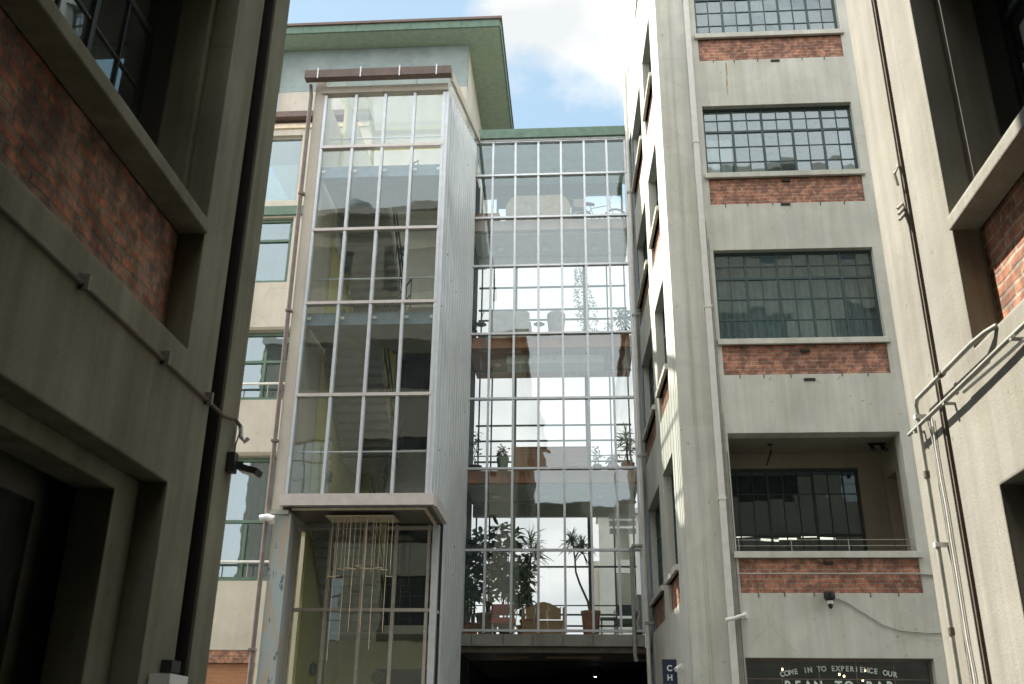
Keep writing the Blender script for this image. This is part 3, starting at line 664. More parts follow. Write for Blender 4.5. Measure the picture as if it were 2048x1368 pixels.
# ================================================================== STAIR TOWER
TW = thing('stair_tower', 'tall glass stair tower with pale metal mullions and projecting middle sill', 'tower', (-4.6, 22.4, 0))
ty0, ty1, tx0, tx1 = 19.45, 25.4, -6.0, -3.08
tm = [-6.0, -5.25, -4.53, -3.81, -3.09]; ttr = [8.55, 10.72, 12.58, 14.82]
b = MB()
for x in tm: b.box(x - .032, x + .032, 6.4, 16.32, ty0 - .07, ty0 + .06)
b.box(-3.065, -2.98, 6.4, 16.4, ty0 - .05, ty0 + .07)
b.build('mullion', 'alu', TW)
for z in ttr: MB().box(tx0, tx1, z - .035, z + .035, ty0 - .085, ty0 + .05).build('transom', 'alu_p', TW)
b = MB(); b.open = True; zz = [6.4] + ttr + [16.34]
for i in range(4):
    for j in range(len(zz) - 1):
        e = random.uniform(-.006, .006); e2 = random.uniform(-.006, .006)
        b.quad([(tm[i], ty0 + e, zz[j]), (tm[i + 1], ty0 + e2, zz[j]), (tm[i + 1], ty0 - e, zz[j + 1]), (tm[i], ty0 - e2, zz[j + 1])])
b.build('front_glazing', 'g_tower', TW)
# raking side glazing with deep fins
b = MB(); ys = [ty0 + .3 + i * .44 for i in range(13)]; gk = MB()
for i, y in enumerate(ys):
    zt = 16.45 + (y - ty0) * .41 - .08; z0 = 0 if y > 21.3 else 6.25
    b.box(-3.012, -2.96, z0, zt, y - .03, y + .03); gk.box(-3.075, -3.0125, z0, zt, y - .015, y + .015)
b.build('side_fin', 'finmetal', TW); gk.build('fin_gasket', 'steel', TW)
for z in (2.2, 4.3): MB().box(-3.07, -3.035, z - .03, z + .03, 21.4, 25.4).build('side_transom', 'alu', TW)
for z in (6.35, 8.55, 10.72, 12.58, 14.82, 16.4): MB().box(-3.07, -3.035, z - .03, z + .03, ty0 + .1, 25.4).build('side_transom', 'alu', TW)
b = MB(); b.open = True
b.quad([(-3.05, ty0, 6.3), (-3.05, 25.4, 6.3), (-3.05, 25.4, 18.7), (-3.05, ty0, 16.35)]); b.quad([(-3.05, 21.3, 0), (-3.05, 25.4, 0), (-3.05, 25.4, 6.3), (-3.05, 21.3, 6.3)])
b.build('side_glazing', 'g_tower', TW)
# left pier, gutter and mono-pitch roof
MB().box(-6.28, -6.035, 6.02, 16.75, ty0 - .06, ty0 + .55).build('pier', 'cream', TW, 'cream render pier')
MB().box(-6.28, -6.10, 6.02, 16.6, ty0 + .56, 25.4).build('left_wall', 'cream', TW)
b = MB(); b.hexa([(-6.05, ty0 - .2, 16.62), (-2.93, ty0 - .2, 16.62), (-2.93, 25.5, 19.06), (-6.05, 25.5, 19.06), (-6.05, ty0 - .2, 16.74), (-2.93, ty0 - .2, 16.74), (-2.93, 25.5, 19.2), (-6.05, 25.5, 19.2)])
b.build('roof', 'polycarb', TW, 'translucent sloping roof')
b = MB(); b.hexa([(-2.93, ty0 - .22, 16.5), (-2.86, ty0 - .22, 16.5), (-2.86, 25.5, 18.98), (-2.93, 25.5, 18.98), (-2.93, ty0 - .22, 16.76), (-2.86, ty0 - .22, 16.76), (-2.86, 25.5, 19.22), (-2.93, 25.5, 19.22)])
b.build('bargeboard', 'cream', TW)
MB().box(-6.1, -3.0, 16.36, 16.55, ty0 - .1, ty0 + .1).build('head_beam', 'cream', TW)
gt = MB().box(-6.48, -2.9, 16.6, 16.82, ty0 - .42, ty0 - .22).build('gutter', 'roofedge', TW)
for x in (-6.15, -5.1, -4.15, -3.25): MB().box(x - .014, x + .014, 16.56, 16.86, ty0 - .45, ty0 - .425).build('gutter_clip', 'alu', gt)
# projecting sill box and soffit
b = MB(); b.box(-6.1, -2.92, 6.14, 6.38, ty0 - .16, ty0 - .02); b.box(-2.98, -2.88, 6.14, 6.38, ty0 - .018, 21.2)
b.build('sill_box', 'alu_p', TW)
MB().box(-6.05, -2.99, 6.17, 6.3, ty0 - .015, 21.3).build('soffit', 'brownpipe', TW, 'brown boarded soffit')
b = MB(); b.box(-5.9, -3.1, 6.10, 6.165, ty0 + .1, ty0 + .16); b.box(-3.16, -3.1, 6.10, 6.165, ty0 + .165, 21.1)
b.build('soffit_trim', 'brass', TW)
# lower glazing, set back
b = MB()
for x in (-6.2, -5.47, -4.71, -4.01, -3.28): b.box(x - .035, x + .035, .1, 6.15, 21.24, 21.36)
b.build('lower_mullion', 'wicker', TW)
b = MB()
for z in (.1, 2.1, 4.32, 6.08): b.box(-6.2, -3.2, z - .035, z + .035, 21.225, 21.35)
b.build('lower_transom', 'wicker', TW)
b = MB(); b.open = True; b.quad([(-6.2, 21.3, .1), (-3.2, 21.3, .1), (-3.2, 21.3, 6.15), (-6.2, 21.3, 6.15)]); b.build('lower_glazing', 'g_tower', TW)
MB().box(-3.2, -3.06, 0, 6.14, 21.2, 21.4).build('corner_post', 'alu', TW)
# splayed lower pier with peeling paint
b = MB(); b.hexa([(-6.22, ty0 - .03, 0), (-5.86, ty0 - .03, 0), (-6.22, 21.38, 0), (-6.5, 21.38, 0), (-6.22, ty0 - .03, 6.0), (-5.86, ty0 - .03, 6.0), (-6.22, 21.38, 6.0), (-6.5, 21.38, 6.0)])
b.build('lower_pier', 'peel', TW, 'pier with blue and cream paint peeling off')
MB().box(-6.3, -5.9, 5.97, 6.05, ty0 - .1, ty0 - .04).build('pier_cap', 'concrete', TW)
# interior: back wall, side wall, landings, flights, handrails
MB().box(-6.08, -3.2, 13.2, 18.5, 25.06, 25.098).build('back_lining', 'soffit', TW)
MB().box(-6.029, -6.0, 13.2, 17.6, 21.4, 25.05).build('side_lining', 'soffit', TW)
MB((0, 25.1, 0)).wall(-6.08, -3.2, 0, 18.6, 0, .25, [(-5.05, -3.3, z, z + 3.3) for z in (.1, 4.35, 8.6)]).build('back_wall', 'olive', TW, 'olive yellow stairwell wall')
MB().box(-6.09, -6.03, 0, 17.8, 21.4, 25.09).build('stairwell_wall', 'olive', TW)
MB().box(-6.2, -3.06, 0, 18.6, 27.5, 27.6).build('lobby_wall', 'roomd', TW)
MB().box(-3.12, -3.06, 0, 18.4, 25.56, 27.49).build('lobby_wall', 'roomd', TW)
for z in (6.4, 10.5, 14.32):
    MB().box(-6.0, -3.12, z - .16, z, ty0 + .12, 21.15).build('landing', 'concrete', TW)
    ld = MB().box(-6.0, -3.12, z - .26, z + .04, ty0 + .09, ty0 + .118).build('landing_beam', 'beam', TW)
    for x in tm: MB().box(x + .04 if x < -3.2 else x - .12, x + .12 if x < -3.2 else x - .04, z - .13, z - .06, ty0 + .065, ty0 + .088).build('bolt_plate', 'white', ld)
for z in (4.28, 8.54, 12.46, 16.26):
    MB().box(-6.0, -3.12, z - .2, z, 23.7, 25.08).build('floor', 'soffit', TW)
    MB().box(-4.6, -3.3, z - .2, z, 25.36, 27.5).build('lobby_floor', 'floor', TW)
pts = [4.28, 6.4, 8.54, 10.5, 12.46, 14.32, 16.26]
for i in range(6):
    za, zb = pts[i], pts[i + 1]; left = i % 2 == 0
    ya, yb = (23.7, 21.15) if left else (21.15, 23.7)
    xa, xb = (-5.95, -4.65) if left else (-4.45, -3.2)
    b = MB(); n = 12
    for k in range(n):
        y0 = ya + (yb - ya) * k / n; y1 = ya + (yb - ya) * (k + 1) / n; z1 = za + (zb - za) * (k + 1) / n
        b.box(xa, xb, z1 - .2 - .12, z1, min(y0, y1), max(y0, y1))
    b.build('stair_flight', 'concrete', TW)
    xr = xb if left else xa
    b = MB()
    for dz in (.95, .5): b.tube([(xr, ya, za + dz), (xr, yb, zb + dz)], .025, 8)
    for k in range(5):
        t_ = k / 4; b.tube([(xr, ya + (yb - ya) * t_, za + (zb - za) * t_), (xr, ya + (yb - ya) * t_, za + (zb - za) * t_ + .95)], .014, 6)
    b.build('handrail', 'steel', TW)
for z in (6.4, 10.5, 14.32):
    b = MB(); b.tube([(-5.95, ty0 + .35, z + 1.0), (-3.2, ty0 + .35, z + 1.0)], .022, 8)
    b.build('landing_rail', 'alu', TW)
for z, lb in ((3.2, 'dark green ring lamp on the lowest olive wall'), (7.6, ''), (9.6, ''), (11.9, ''), (15.0, '')):
    for (x, y) in ((-6.02, 22.6), (-5.0, 25.08)):
        b = MB(); b.ring((x + .05 if y < 25 else x, y if y < 25 else y - .05, z), .10, .05, 'x' if y < 25 else 'y', 20, 6); b.build('bulkhead_lamp', 'green', TW)
b = MB()
for z in (4.5, 8.7, 12.6): b.box(-5.7, -5.2, z, z + 2.1, 25.04, 25.095)
b.build('door', 'brownwood', TW)

# hanging rod sculpture under the projecting sill
t = thing('rod_sculpture', 'cluster of thin brass rods hanging under the tower sill', 'hanging sculpture', (-4.6, 20.3, 6.1))
rnd = random.Random(3)
MB().box(-5.3, -3.85, 6.06, 6.09, 20.0, 20.6).build('ceiling_plate', 'brass', t)
for i in range(19):
    x = -5.2 + i * .072 + rnd.uniform(-.02, .02); y = 20.3 + rnd.uniform(-.25, .25); c = abs(x + 4.6)
    z1 = 4.85 + rnd.uniform(-.12, .25)
    if i % 3 == 1: z1 = 3.35 + rnd.uniform(-.15, .5)
    MB().tube([(x, y, 6.09), (x, y, z1)], .006, 6).build('rod', 'brass', t)
for i in range(12):
    x = -5.15 + i * .11; z = 4.85 + .22 * math.cos((x + 4.5) * 2.4) + rnd.uniform(-.04, .04)
    MB().tube([(x - .06, 20.2 + rnd.uniform(-.1, .1), z), (x + .08, 20.25, z)], .011, 6).build('cross_bar', 'brass', t)

# brown downpipe beside the tower
t = thing('drainpipe', 'brown downpipe down the left edge of the stair tower', 'drainpipe', (-6.33, 19.35, 0))
MB().tube([(-6.40, 19.33, 16.6), (-6.37, 19.35, 16.3), (-6.345, 19.36, 6.2), (-6.345, 19.36, 5.9), (-6.33, 19.36, .1)], .05, 12).build('pipe', 'brownpipe', t)
for z in (3.3, 7.5, 10.5, 13.5): MB().box(-6.41, -6.27, z, z + .05, 19.29, 19.42).build('bracket', 'brownpipe', t)
t = thing('wall_lamp', 'white rounded lamp on the brown downpipe left of the tower', 'lamp', (-6.3, 19.25, 5.8))
MB().tube([(-6.42, 19.22, 5.85), (-6.28, 19.2, 5.87), (-6.16, 19.22, 5.83)], .075, 12).build('shade', 'white', t)
MB().box(-6.28, -6.2, 5.78, 5.9, 19.27, 19.41).build('mount', 'white', t)

# ================================================================== CREAM BUILDING BEHIND, WITH PENTHOUSE
CB = thing('cream_building', 'cream building with green window frames and flat overhanging penthouse roof', 'building', (-9, 29, 0))
FC = ((0, 25.5, 0), (1, 0, 0), (0, 1, 0))
cw = [(17.1, 19.48, .1), (14.3, 16.5, .0), (10.62, 12.72, 0), (5.6, 8.95, 0)]
hs = []
for z0, z1, k in cw: hs += [(-9.75, -8.52 if z0 > 14 else -8.05, z0, z1), (-12.4, -10.4, z0, z1)]
hs.append((-9.75, -8.25, 0, 3.86))
MB(*FC).wall(-14, -6.3, 0, 19.95, 0, .3, hs).build('wall', 'cream', CB)
MB(*FC).box(-14, -6.4, 20.0, 20.2, -.28, .3).build('gutter', 'roofedge', CB)
MB(*FC).box(-14, -6.4, 19.72, 19.86, -.06, -.003).build('frieze', 'brass', CB, 'brownish yellow band below the gutter')
MB(*FC).box(-14, -8.2, 16.56, 16.86, -.08, -.003).build('string_course', 'green', CB)
MB(*FC).box(-14, -6.4, 12.74, 12.84, -.05, -.003).build('string_course', 'loggia', CB)
MB(*FC).box(-14, -6.4, 8.97, 9.08, -.05, -.003).build('string_course', 'loggia', CB)
for k, (z0, z1, _) in enumerate(cw):
    x1 = -8.52 if z0 > 14 else -8.05
    f = MB(*FC)
    f.wall(-9.749, x1 - .001, z0 + .001, z1 - .001, .12, .2, [(-9.6, x1 - .12, z0 + .12, z1 - .1)] if z0 < 17 else [(-9.62, x1 - .06, z0 + .06, z1 - .06)])
    if z0 < 17 and z0 > 13: f.box(-9.6, x1 - .12, 15.72, 15.8, .11, .19)
    if z0 < 13: f.box(-9.6, x1 - .12, z0 + .95 + (.6 if z0 < 7 else .2), z0 + 1.03 + (.6 if z0 < 7 else .2), .11, .19); f.box(-8.98, -8.9, z0 + .12, z0 + 1.5, .105, .19)
    fo = f.build('window_frame', 'cream' if z0 > 17 else 'green', CB)
    MB(*FC).box(-9.7, x1 - .02, z0 + .05, z1 - .05, .17, .175).build('pane', 'g_sky', fo)
    b = MB(); pr = None; b.open = True; n = 60
    if z0 < 9:
        for i in range(n + 1):
            x = -9.74 + (x1 + 9.74) * i / n; y = 25.9 + .04 * math.sin(i * 1.1) + .02 * math.sin(i * 2.7); q = (b.bm.verts.new((x, y, z0)), b.bm.verts.new((x, y, z1)))
            if pr: b.bm.faces.new([pr[0], q[0], q[1], pr[1]])
            pr = q
        b.smooth = True; b.build('curtain', 'curtain', CB)
    elif z0 < 17:
        MB().box(-9.2 if z0 > 13 else -9.74, x1 + .2, z0, z1, 26.4, 26.42).build('blind', 'curtain' if z0 > 13 else 'greenwall', CB)
for z0, z1, _ in cw: pane_window(CB, FC, -12.399, -10.401, z0 + .001, z1 - .001, .15, 3, [.33], (), (), fm='green', gm='g_sky')
for z in (11.07, 6.08):
    MB().tube([(-9.8, 25.42, z), (-8.0, 25.42, z)], .035, 10).build('window_rail', 'white', CB)
    b = MB()
    for x in (-9.55, -8.7, -8.1): b.box(x - .012, x + .012, z - .4, z, 25.41, 25.43)
    b.build('rail_post', 'greypipe', CB)
MB().box(-14, -6.3, 0, 19.9, 28.5, 28.7).build('partition', 'room', CB)
b = MB()
for z in (4.0, 8.95 + .1, 12.74, 16.55): b.box(-14, -6.3, z, z + .2, 25.81, 28.49)
b.build('floor_slab', 'room', CB)
MB(*FC).box(-9.74, -8.26, 3.55, 3.855, .02, .2).build('lintel', 'brick_y', CB)
MB(*FC).box(-9.74, -8.26, 0, 3.54, .15, .22).build('door', 'brownwood', CB)
# penthouse
MB().box(-9.75, -3.45, 18.9, 21.75, 26.3, 34).build('penthouse_wall', 'cream', CB)
MB((0, 26.3, 0)).wall(-9.749, -3.452, 21.76, 23.45, 0, .3, []).build('penthouse_cladding', 'corru', CB)
MB().box(-3.76, -3.453, 21.76, 23.45, 26.61, 34).build('penthouse_cladding', 'cream', CB)
MB().box(-9.749, -9.45, 21.76, 23.45, 26.61, 34).build('penthouse_cladding', 'green', CB)
MB().box(-10.6, -2.36, 23.46, 23.50, 25.5, 35).build('eave_soffit', 'greensoffit', CB)
b = MB(); b.box(-10.7, -2.34, 23.47, 23.74, 25.44, 25.5); b.box(-2.36, -2.3, 23.46, 23.74, 25.5, 35); b.build('fascia', 'green', CB)
for x in (-8.9, -7.1, -5.3, -3.6): MB().box(x, x + .012, 23.47, 23.74, 25.432, 25.45).build('fascia_joint', 'steel', CB)
MB().box(-10.7, -2.26, 23.75, 23.84, 25.38, 35.1).build('roof', 'roofedge', CB)
MB().box(-9.95, -9.83, 18.5, 23.4, 26.1, 26.25).build('corner_pipe', 'green', CB)

# ================================================================== FITTINGS ON THE NEAR WALLS
t = thing('conduit', 'rusty conduit run along the shaded left wall below the brick panel', 'conduit', (-2.57, 5, 3.8))
MB().tube([(-2.583, -1, 3.83), (-2.583, 6.65, 3.83), (-2.57, 6.85, 3.87), (-2.56, 6.96, 3.85)], .014, 8).build('pipe', 'rust', t)
MB().tube([(-2.56, 6.96, 3.85), (-2.545, 6.97, 3.76), (-2.52, 6.97, 3.73), (-2.49, 6.97, 3.76)], .018, 10).build('pipe_end', 'white', t)
for y in (4.45, 5.53, 6.3): MB().box(-2.6, -2.545, 3.80, 3.89, y, y + .025).build('clip', 'brownpipe', t)
t = thing('floodlight', 'black floodlight on a stub arm at the corner of the left wall', 'floodlight', (-2.5, 6.95, 3.5))
MB().box(-2.6, -2.54, 3.47, 3.62, 6.86, 6.94).build('mount', 'black', t)
MB().bar((-2.56, 6.9, 3.54), (-2.50, 6.94, 3.55), .03).build('arm', 'black', t)
MB().hexa([(-2.53, 6.88, 3.50), (-2.38, 6.88, 3.46), (-2.38, 7.02, 3.46), (-2.53, 7.02, 3.50), (-2.515, 6.88, 3.54), (-2.365, 6.88, 3.50), (-2.365, 7.02, 3.50), (-2.515, 7.02, 3.54)]).build('housing', 'black', t)
MB().hexa([(-2.515, 6.895, 3.490), (-2.395, 6.895, 3.458), (-2.395, 7.005, 3.458), (-2.515, 7.005, 3.490), (-2.515, 6.895, 3.4935), (-2.395, 6.895, 3.4615), (-2.395, 7.005, 3.4615), (-2.515, 7.005, 3.4935)]).build('lens', 'white', t)
MB().tube([(-2.555, 6.95, 3.80), (-2.57, 6.93, 3.70), (-2.56, 6.9, 3.62), (-2.58, 6.86, 3.52), (-2.56, 6.85, 3.46)], .006, 6).build('cable', 'black', t)
t = thing('notice_box', 'white box with a dark bracket low on the left wall pilaster', 'box', (-2.52, 6.2, 1.6))
MB().box(-2.6, -2.47, 1.55, 2.0, 6.05, 6.34).build('box', 'white', t)
MB().box(-2.6, -2.53, 2.02, 2.09, 6.2, 6.34).build('bracket', 'black', t)

t = thing('conduit', 'upper bent conduit leaving the right wall below the brick panel', 'conduit', (2.5, 6.8, 1))
MB().tube([(2.6, 5.72, 4.05), (2.56, 5.8, 4.04), (2.53, 5.95, 4.03), (2.53, 7.06, 4.04), (2.53, 7.11, 4.0), (2.53, 7.11, 3.9), (2.53, 7.11, .3)], .017, 10).build('pipe', 'greypipe', t)
for a_, b_ in (((2.53, 6.5, 4.035), (2.53, 6.55, 4.035)), ((2.53, 7.11, 3.5), (2.53, 7.11, 3.45)), ((2.53, 7.11, 2.4), (2.53, 7.11, 2.35))): MB().tube([a_, b_], .023, 10).build('coupling', 'rust', t)
for z in (3.9, 2.95): MB().box(2.505, 2.6, z, z + .03, 7.09, 7.13).build('clip', 'white', t)
t = thing('conduit', 'lower long conduit slanting off the right wall toward its corner', 'conduit', (2.5, 6, 3.9))
MB().tube([(2.56, 1, 3.88), (2.56, 5.0, 3.87), (2.545, 5.6, 3.86), (2.535, 6.4, 3.85), (2.53, 7.35, 3.85)], .015, 10).build('pipe', 'greypipe', t)
MB().tube([(2.575, 1, 3.82), (2.575, 5.6, 3.81), (2.565, 6.3, 3.82)], .010, 8).build('cable', 'whitepipe', t)
for y in (5.4, 6.55, 7.2): MB().box(2.52, 2.6, 3.825, 3.838, y, y + .03).build('clip', 'greypipe', t)
for k, (x, lb) in enumerate(((7.03, 'thin cable down the right wall next to the bent conduit'), (6.99, 'second thin cable down the right wall, further from the corner'))):
    rr = random.Random(k)
    tag(MB().tube([(2.585, x + rr.uniform(-.012, .012), 3.86 - i * .22) for i in range(16)], .008, 6).build('cable', 'whitepipe' if k else 'greypipe'), lb, 'cable')
t = thing('cable_stub', 'frayed cable ends hanging beside the groove of the right wall', 'cable', (2.58, 6.95, 5.8))
MB().tube([(2.60, 6.86, 5.95), (2.55, 6.84, 5.86), (2.57, 6.86, 5.76)], .012, 6).build('cable', 'greypipe', t)
for i in range(3): MB().tube([(2.60, 6.90, 5.62 - i * .05), (2.54, 6.86, 5.55 - i * .05)], .012, 6).build('cable_end', 'wicker', t)
t = thing('hook', 'grey bent bracket low on the right wall', 'bracket', (2.57, 6.5, 1.7))
MB().tube([(2.59, 6.62, 1.72), (2.585, 6.62, 1.80), (2.58, 6.56, 1.84), (2.58, 6.48, 1.82), (2.585, 6.46, 1.72)], .017, 8).build('hook', 'greypipe', t)

# ================================================================== THINGS ON THE BRIDGE FLOORS
def pot(parent, x, y, z, r0, r1, h, m='terracotta'):
    return MB().lathe((x, y, z), [(r0, 0), (r1, h * .86), (r1 * 1.08, h * .87), (r1 * 1.08, h), (r1 * .9, h), (r1 * .85, h * .9)], 20).build('pot', m, parent)
def ficus(name, label, x, y, z, h, spread, nst, nl, lf=.2, pm='terracotta', ph=.35, m='ficus', seed=1, cat='plant', grp='potted plants on the bridge', ph_r=.2):
    rr = random.Random(seed); random.seed(seed)
    t = thing(name, label, cat, (x, y, z), grp); pot(t, x, y, z, ph_r * .75, ph_r, ph, pm)
    st = MB(); lv = MB()
    for s_ in range(nst):
        a = rr.uniform(0, 6.28); tip = Vector((x + spread * math.cos(a) * rr.uniform(.2, .8), y + spread * .4 * math.sin(a), z + h * rr.uniform(.8, 1)))
        base = Vector((x + .04 * math.cos(a), y + .04 * math.sin(a), z + ph * .9)); pts = []
        for k in range(7):
            t_ = k / 6; p = base.lerp(tip, t_) + Vector((rr.uniform(-.05, .05), rr.uniform(-.03, .03), 0)) * (1 if 0 < k else 0); pts.append(p)
        st.tube(pts, .014, 6, .005)
        for i in range(nl):
            t_ = rr.uniform(.3, 1.0); k = min(5, int(t_ * 6)); p = pts[k].lerp(pts[k + 1], t_ * 6 - k if t_ < 1 else 1)
            dr = Vector((rr.uniform(-1, 1), rr.uniform(-.7, .7), rr.uniform(-.3, .7)))
            off = dr.normalized() * rr.uniform(.02, spread * .45)
            if off.length > .12: st.tube([p, p + off], .004, 4)
            lv.leaf(p + off, dr, lf * rr.uniform(.7, 1.15), lf * .48, rr.uniform(.1, .7))
    st.build('stem', 'bark', t); lv.build('foliage', m, t); return t
def dracaena(label, x, y, z, trunk, heads, ln=.42, nl=46, ph=.5, pr=.25, pm='terracotta', seed=1, wd=.035):
    rr = random.Random(seed); random.seed(seed)
    t = thing('dracaena_plant', label, 'plant', (x, y, z), 'potted plants on the bridge'); pot(t, x, y, z, pr * .8, pr, ph, pm)
    st = MB(); st.tube([Vector(p) for p in trunk], .035, 8, .022); lv = MB()
    for hx, hy, hz in heads:
        st.tube([trunk[-1], (hx, hy, hz)], .022, 8, .016)
        for i in range(nl):
            a = rr.uniform(0, 6.28); e = rr.uniform(-.55, 1.4); dr = Vector((math.cos(a) * math.cos(e), math.sin(a) * math.cos(e) * .8, math.sin(e)))
            lv.leaf(Vector((hx, hy, hz - rr.uniform(0, .28))), dr, ln * rr.uniform(.75, 1.1), wd, rr.uniform(.05, .55), 4)
    st.build('trunk', 'bark', t); lv.build('foliage', 'drac', t); return t
F1, F2, F3, F4 = fls
# floor 1
ficus('rubber_plant', 'tall rubber plant at the far left of the lowest bridge floor', -2.86, 26.3, F1, 2.95, .34, 6, 40, .26, seed=2)
ficus('rubber_plant', 'broad rubber plant in a tan pot, second from the left on the lowest bridge floor', -2.45, 26.5, F1, 2.6, .45, 6, 26, .24, 'tanpot', .62, seed=5, ph_r=.3)
ficus('rubber_plant', 'densest tall rubber plant behind the red chair', -1.98, 26.7, F1, 3.0, .42, 7, 50, .27, seed=9)
ficus('leafy_plant', 'drooping leafy plant left of the wooden bench', -1.5, 26.9, F1, 2.2, .3, 6, 44, .24, seed=12)
dracaena('tall dracaena rising behind the wooden bench', -1.35, 26.8, F1, [(-1.35, 26.8, F1 + .4), (-1.38, 26.8, F1 + 1.2), (-1.32, 26.8, F1 + 2.2)], [(-1.33, 26.8, F1 + 2.75), (-1.2, 26.7, F1 + 2.35), (-1.42, 26.9, F1 + 1.75)], .55, 44, seed=3)
dracaena('two headed dracaena with a bare crooked trunk in a terracotta pot', .27, 26.2, F1, [(.27, 26.2, F1 + .55), (.20, 26.2, F1 + .9), (.0, 26.2, F1 + 1.35), (-.1, 26.2, F1 + 1.65), (-.12, 26.2, F1 + 2.0)], [(-.2, 26.2, F1 + 2.62), (.08, 26.25, F1 + 2.42)], .38, 70, .65, .24, seed=4)
ficus('leafy_plant', 'low leafy plant in the left corner of the lowest bridge floor', -2.98, 25.9, F1, 1.3, .22, 5, 14, .2, seed=15, ph=.25)
def armchair(name, label, x, y, z, wd, seat, back, m, cat, grp=None, leg='chrome', depth=.55, gap=.08):
    t = thing(name, label, cat, (x, y, z), grp)
    MB().box(x - wd / 2, x + wd / 2, z + seat - .14, z + seat, y - depth / 2, y + depth / 2).build('seat', m, t)
    b = MB((0, 0, 0)); b.hexa([(x - wd / 2, y - depth / 2 + .02, z + seat + gap), (x + wd / 2, y - depth / 2 + .02, z + seat + gap), (x + wd / 2, y - depth / 2 + .1, z + seat + gap), (x - wd / 2, y - depth / 2 + .1, z + seat + gap),
                            (x - wd / 2 + .02, y - depth / 2 - .08, z + back), (x + wd / 2 - .02, y - depth / 2 - .08, z + back), (x + wd / 2 - .02, y - depth / 2, z + back), (x - wd / 2 + .02, y - depth / 2, z + back)])
    b.build('backrest', m, t)
    for sx in (-1, 1):
        for sy in (-1, 1):
            MB().tube([(x + sx * (wd / 2 - .04), y + sy * (depth / 2 - .04), z), (x + sx * (wd / 2 - .05), y + sy * (depth / 2 - .05), z + seat - .14)], .014, 6).build('leg', leg, t)
        MB().tube([(x + sx * wd / 2, y - depth / 2, z + seat + .1), (x + sx * (wd / 2 + .03), y - depth / 2 + .06, z + seat + .22), (x + sx * (wd / 2 + .03), y + depth / 2, z + seat + .2), (x + sx * wd / 2, y + depth / 2 - .05, z + seat - .05)], .014, 6).build('armrest', leg, t)
    return t
armchair('red_chair', 'dark red upholstered chair with metal legs seen from behind', -2.0, 26.2, F1, .62, .46, .78, 'redf', 'chair')
# wooden hall bench with arched back
t = thing('wooden_bench', 'oak bench with an arched back seen from behind', 'bench', (-.95, 26.2, F1))
pl = [(-1.48, F1 + .36), (-.42, F1 + .36)]
top = [(-.42, F1 + .70), (-.5, F1 + .74), (-.54, F1 + .70), (-.66, F1 + .76), (-.8, F1 + .83), (-.95, F1 + .86), (-1.1, F1 + .83), (-1.24, F1 + .76), (-1.36, F1 + .70), (-1.40, F1 + .74), (-1.48, F1 + .70)]
MB().extrude([(-1.40, F1 + .42), (-.50, F1 + .42)] + [(max(-1.40, min(-.50, u)), v) for u, v in top[1:-1]], 25.98, 26.02).build('backrest', 'oak', t)
for x in (-1.47, -.42): MB().box(x - .035, x + .035, F1, F1 + .72, 25.96, 26.04).build('post', 'oak', t)
MB().box(-1.43, -.46, F1 + .02, F1 + .36, 25.985, 26.015).build('back_panel', 'oak', t)
MB().box(-1.5, -.4, F1 + .36, F1 + .40, 26.05, 26.5).build('seat', 'oak', t)
armchair('green_chair', 'grey green chair at the right end of the lowest bridge floor', 1.17, 26.3, F1, .5, .45, .78, 'greenf', 'chair', leg='white')
t = thing('side_table', 'low dark table between the terracotta pot and the grey green chair', 'table', (.72, 26.4, F1))
MB().box(.52, .92, F1 + .46, F1 + .5, 26.2, 26.6).build('tabletop', 'greenf', t)
for x in (.55, .89):
    for y in (26.23, 26.57): MB().box(x - .015, x + .015, F1, F1 + .46, y - .015, y + .015).build('leg', 'black', t)
t = thing('planter_box', 'dark blue tall bin in the right corner of the lowest bridge floor', 'bin', (1.5, 26.0, F1))
MB().lathe((1.47, 26.1, F1), [(.11, 0), (.14, .95), (.15, .95), (.15, 1.0), (.12, 1.0)], 18).build('bin', 'navy', t)
MB().lathe((1.47, 26.1, F1 + 1.0), [(.15, 0), (.14, .04), (.03, .07)], 18).build('lid', 'navy', t)
# floor 2
t = thing('sideboard', 'long brown wooden sideboard in the middle of the second bridge floor', 'sideboard', (-.74, 26.2, F2))
MB().box(-1.74, .26, F2 + .1, F2 + .76, 26.05, 26.5).build('carcass', 'brownwood', t)
MB().box(-1.77, .29, F2 + .761, F2 + .79, 26.02, 26.53).build('top', 'brownwood', t)
for x in (-1.72, -1.06, -.4): MB().box(x + .01, x + .62, F2 + .14, F2 + .73, 26.03, 26.048).build('back_panel', 'brownwood', t)
for x in (-1.66, .18): MB().box(x - .03, x + .03, F2, F2 + .1, 26.1, 26.16).build('leg', 'brownwood', t)
ficus('leafy_plant', 'leggy plant in a dark pot at the left end of the second bridge floor', -2.83, 26.2, F2, 1.45, .18, 3, 7, .14, 'black', .3, seed=21, ph_r=.16)
ficus('leafy_plant', 'bushy plant in a green glazed pot left of the brown sideboard', -2.08, 26.2, F2, 1.0, .18, 5, 9, .12, 'green', .52, seed=22, ph_r=.16)
ficus('leafy_plant', 'small bushy plant just right of the brown sideboard', .53, 26.2, F2, .85, .14, 5, 10, .1, 'green', .3, seed=23, ph_r=.12)
ficus('leafy_plant', 'low green bush right of the small plant on the second bridge floor', .95, 26.1, F2, .6, .2, 7, 10, .1, 'terracotta', .25, seed=24, ph_r=.15)
dracaena('spiky yucca in the right corner of the second bridge floor', 1.38, 26.4, F2, [(1.38, 26.4, F2 + .3), (1.36, 26.4, F2 + .9)], [(1.36, 26.4, F2 + 1.25), (1.42, 26.4, F2 + .95)], .45, 44, .4, .18, seed=8)
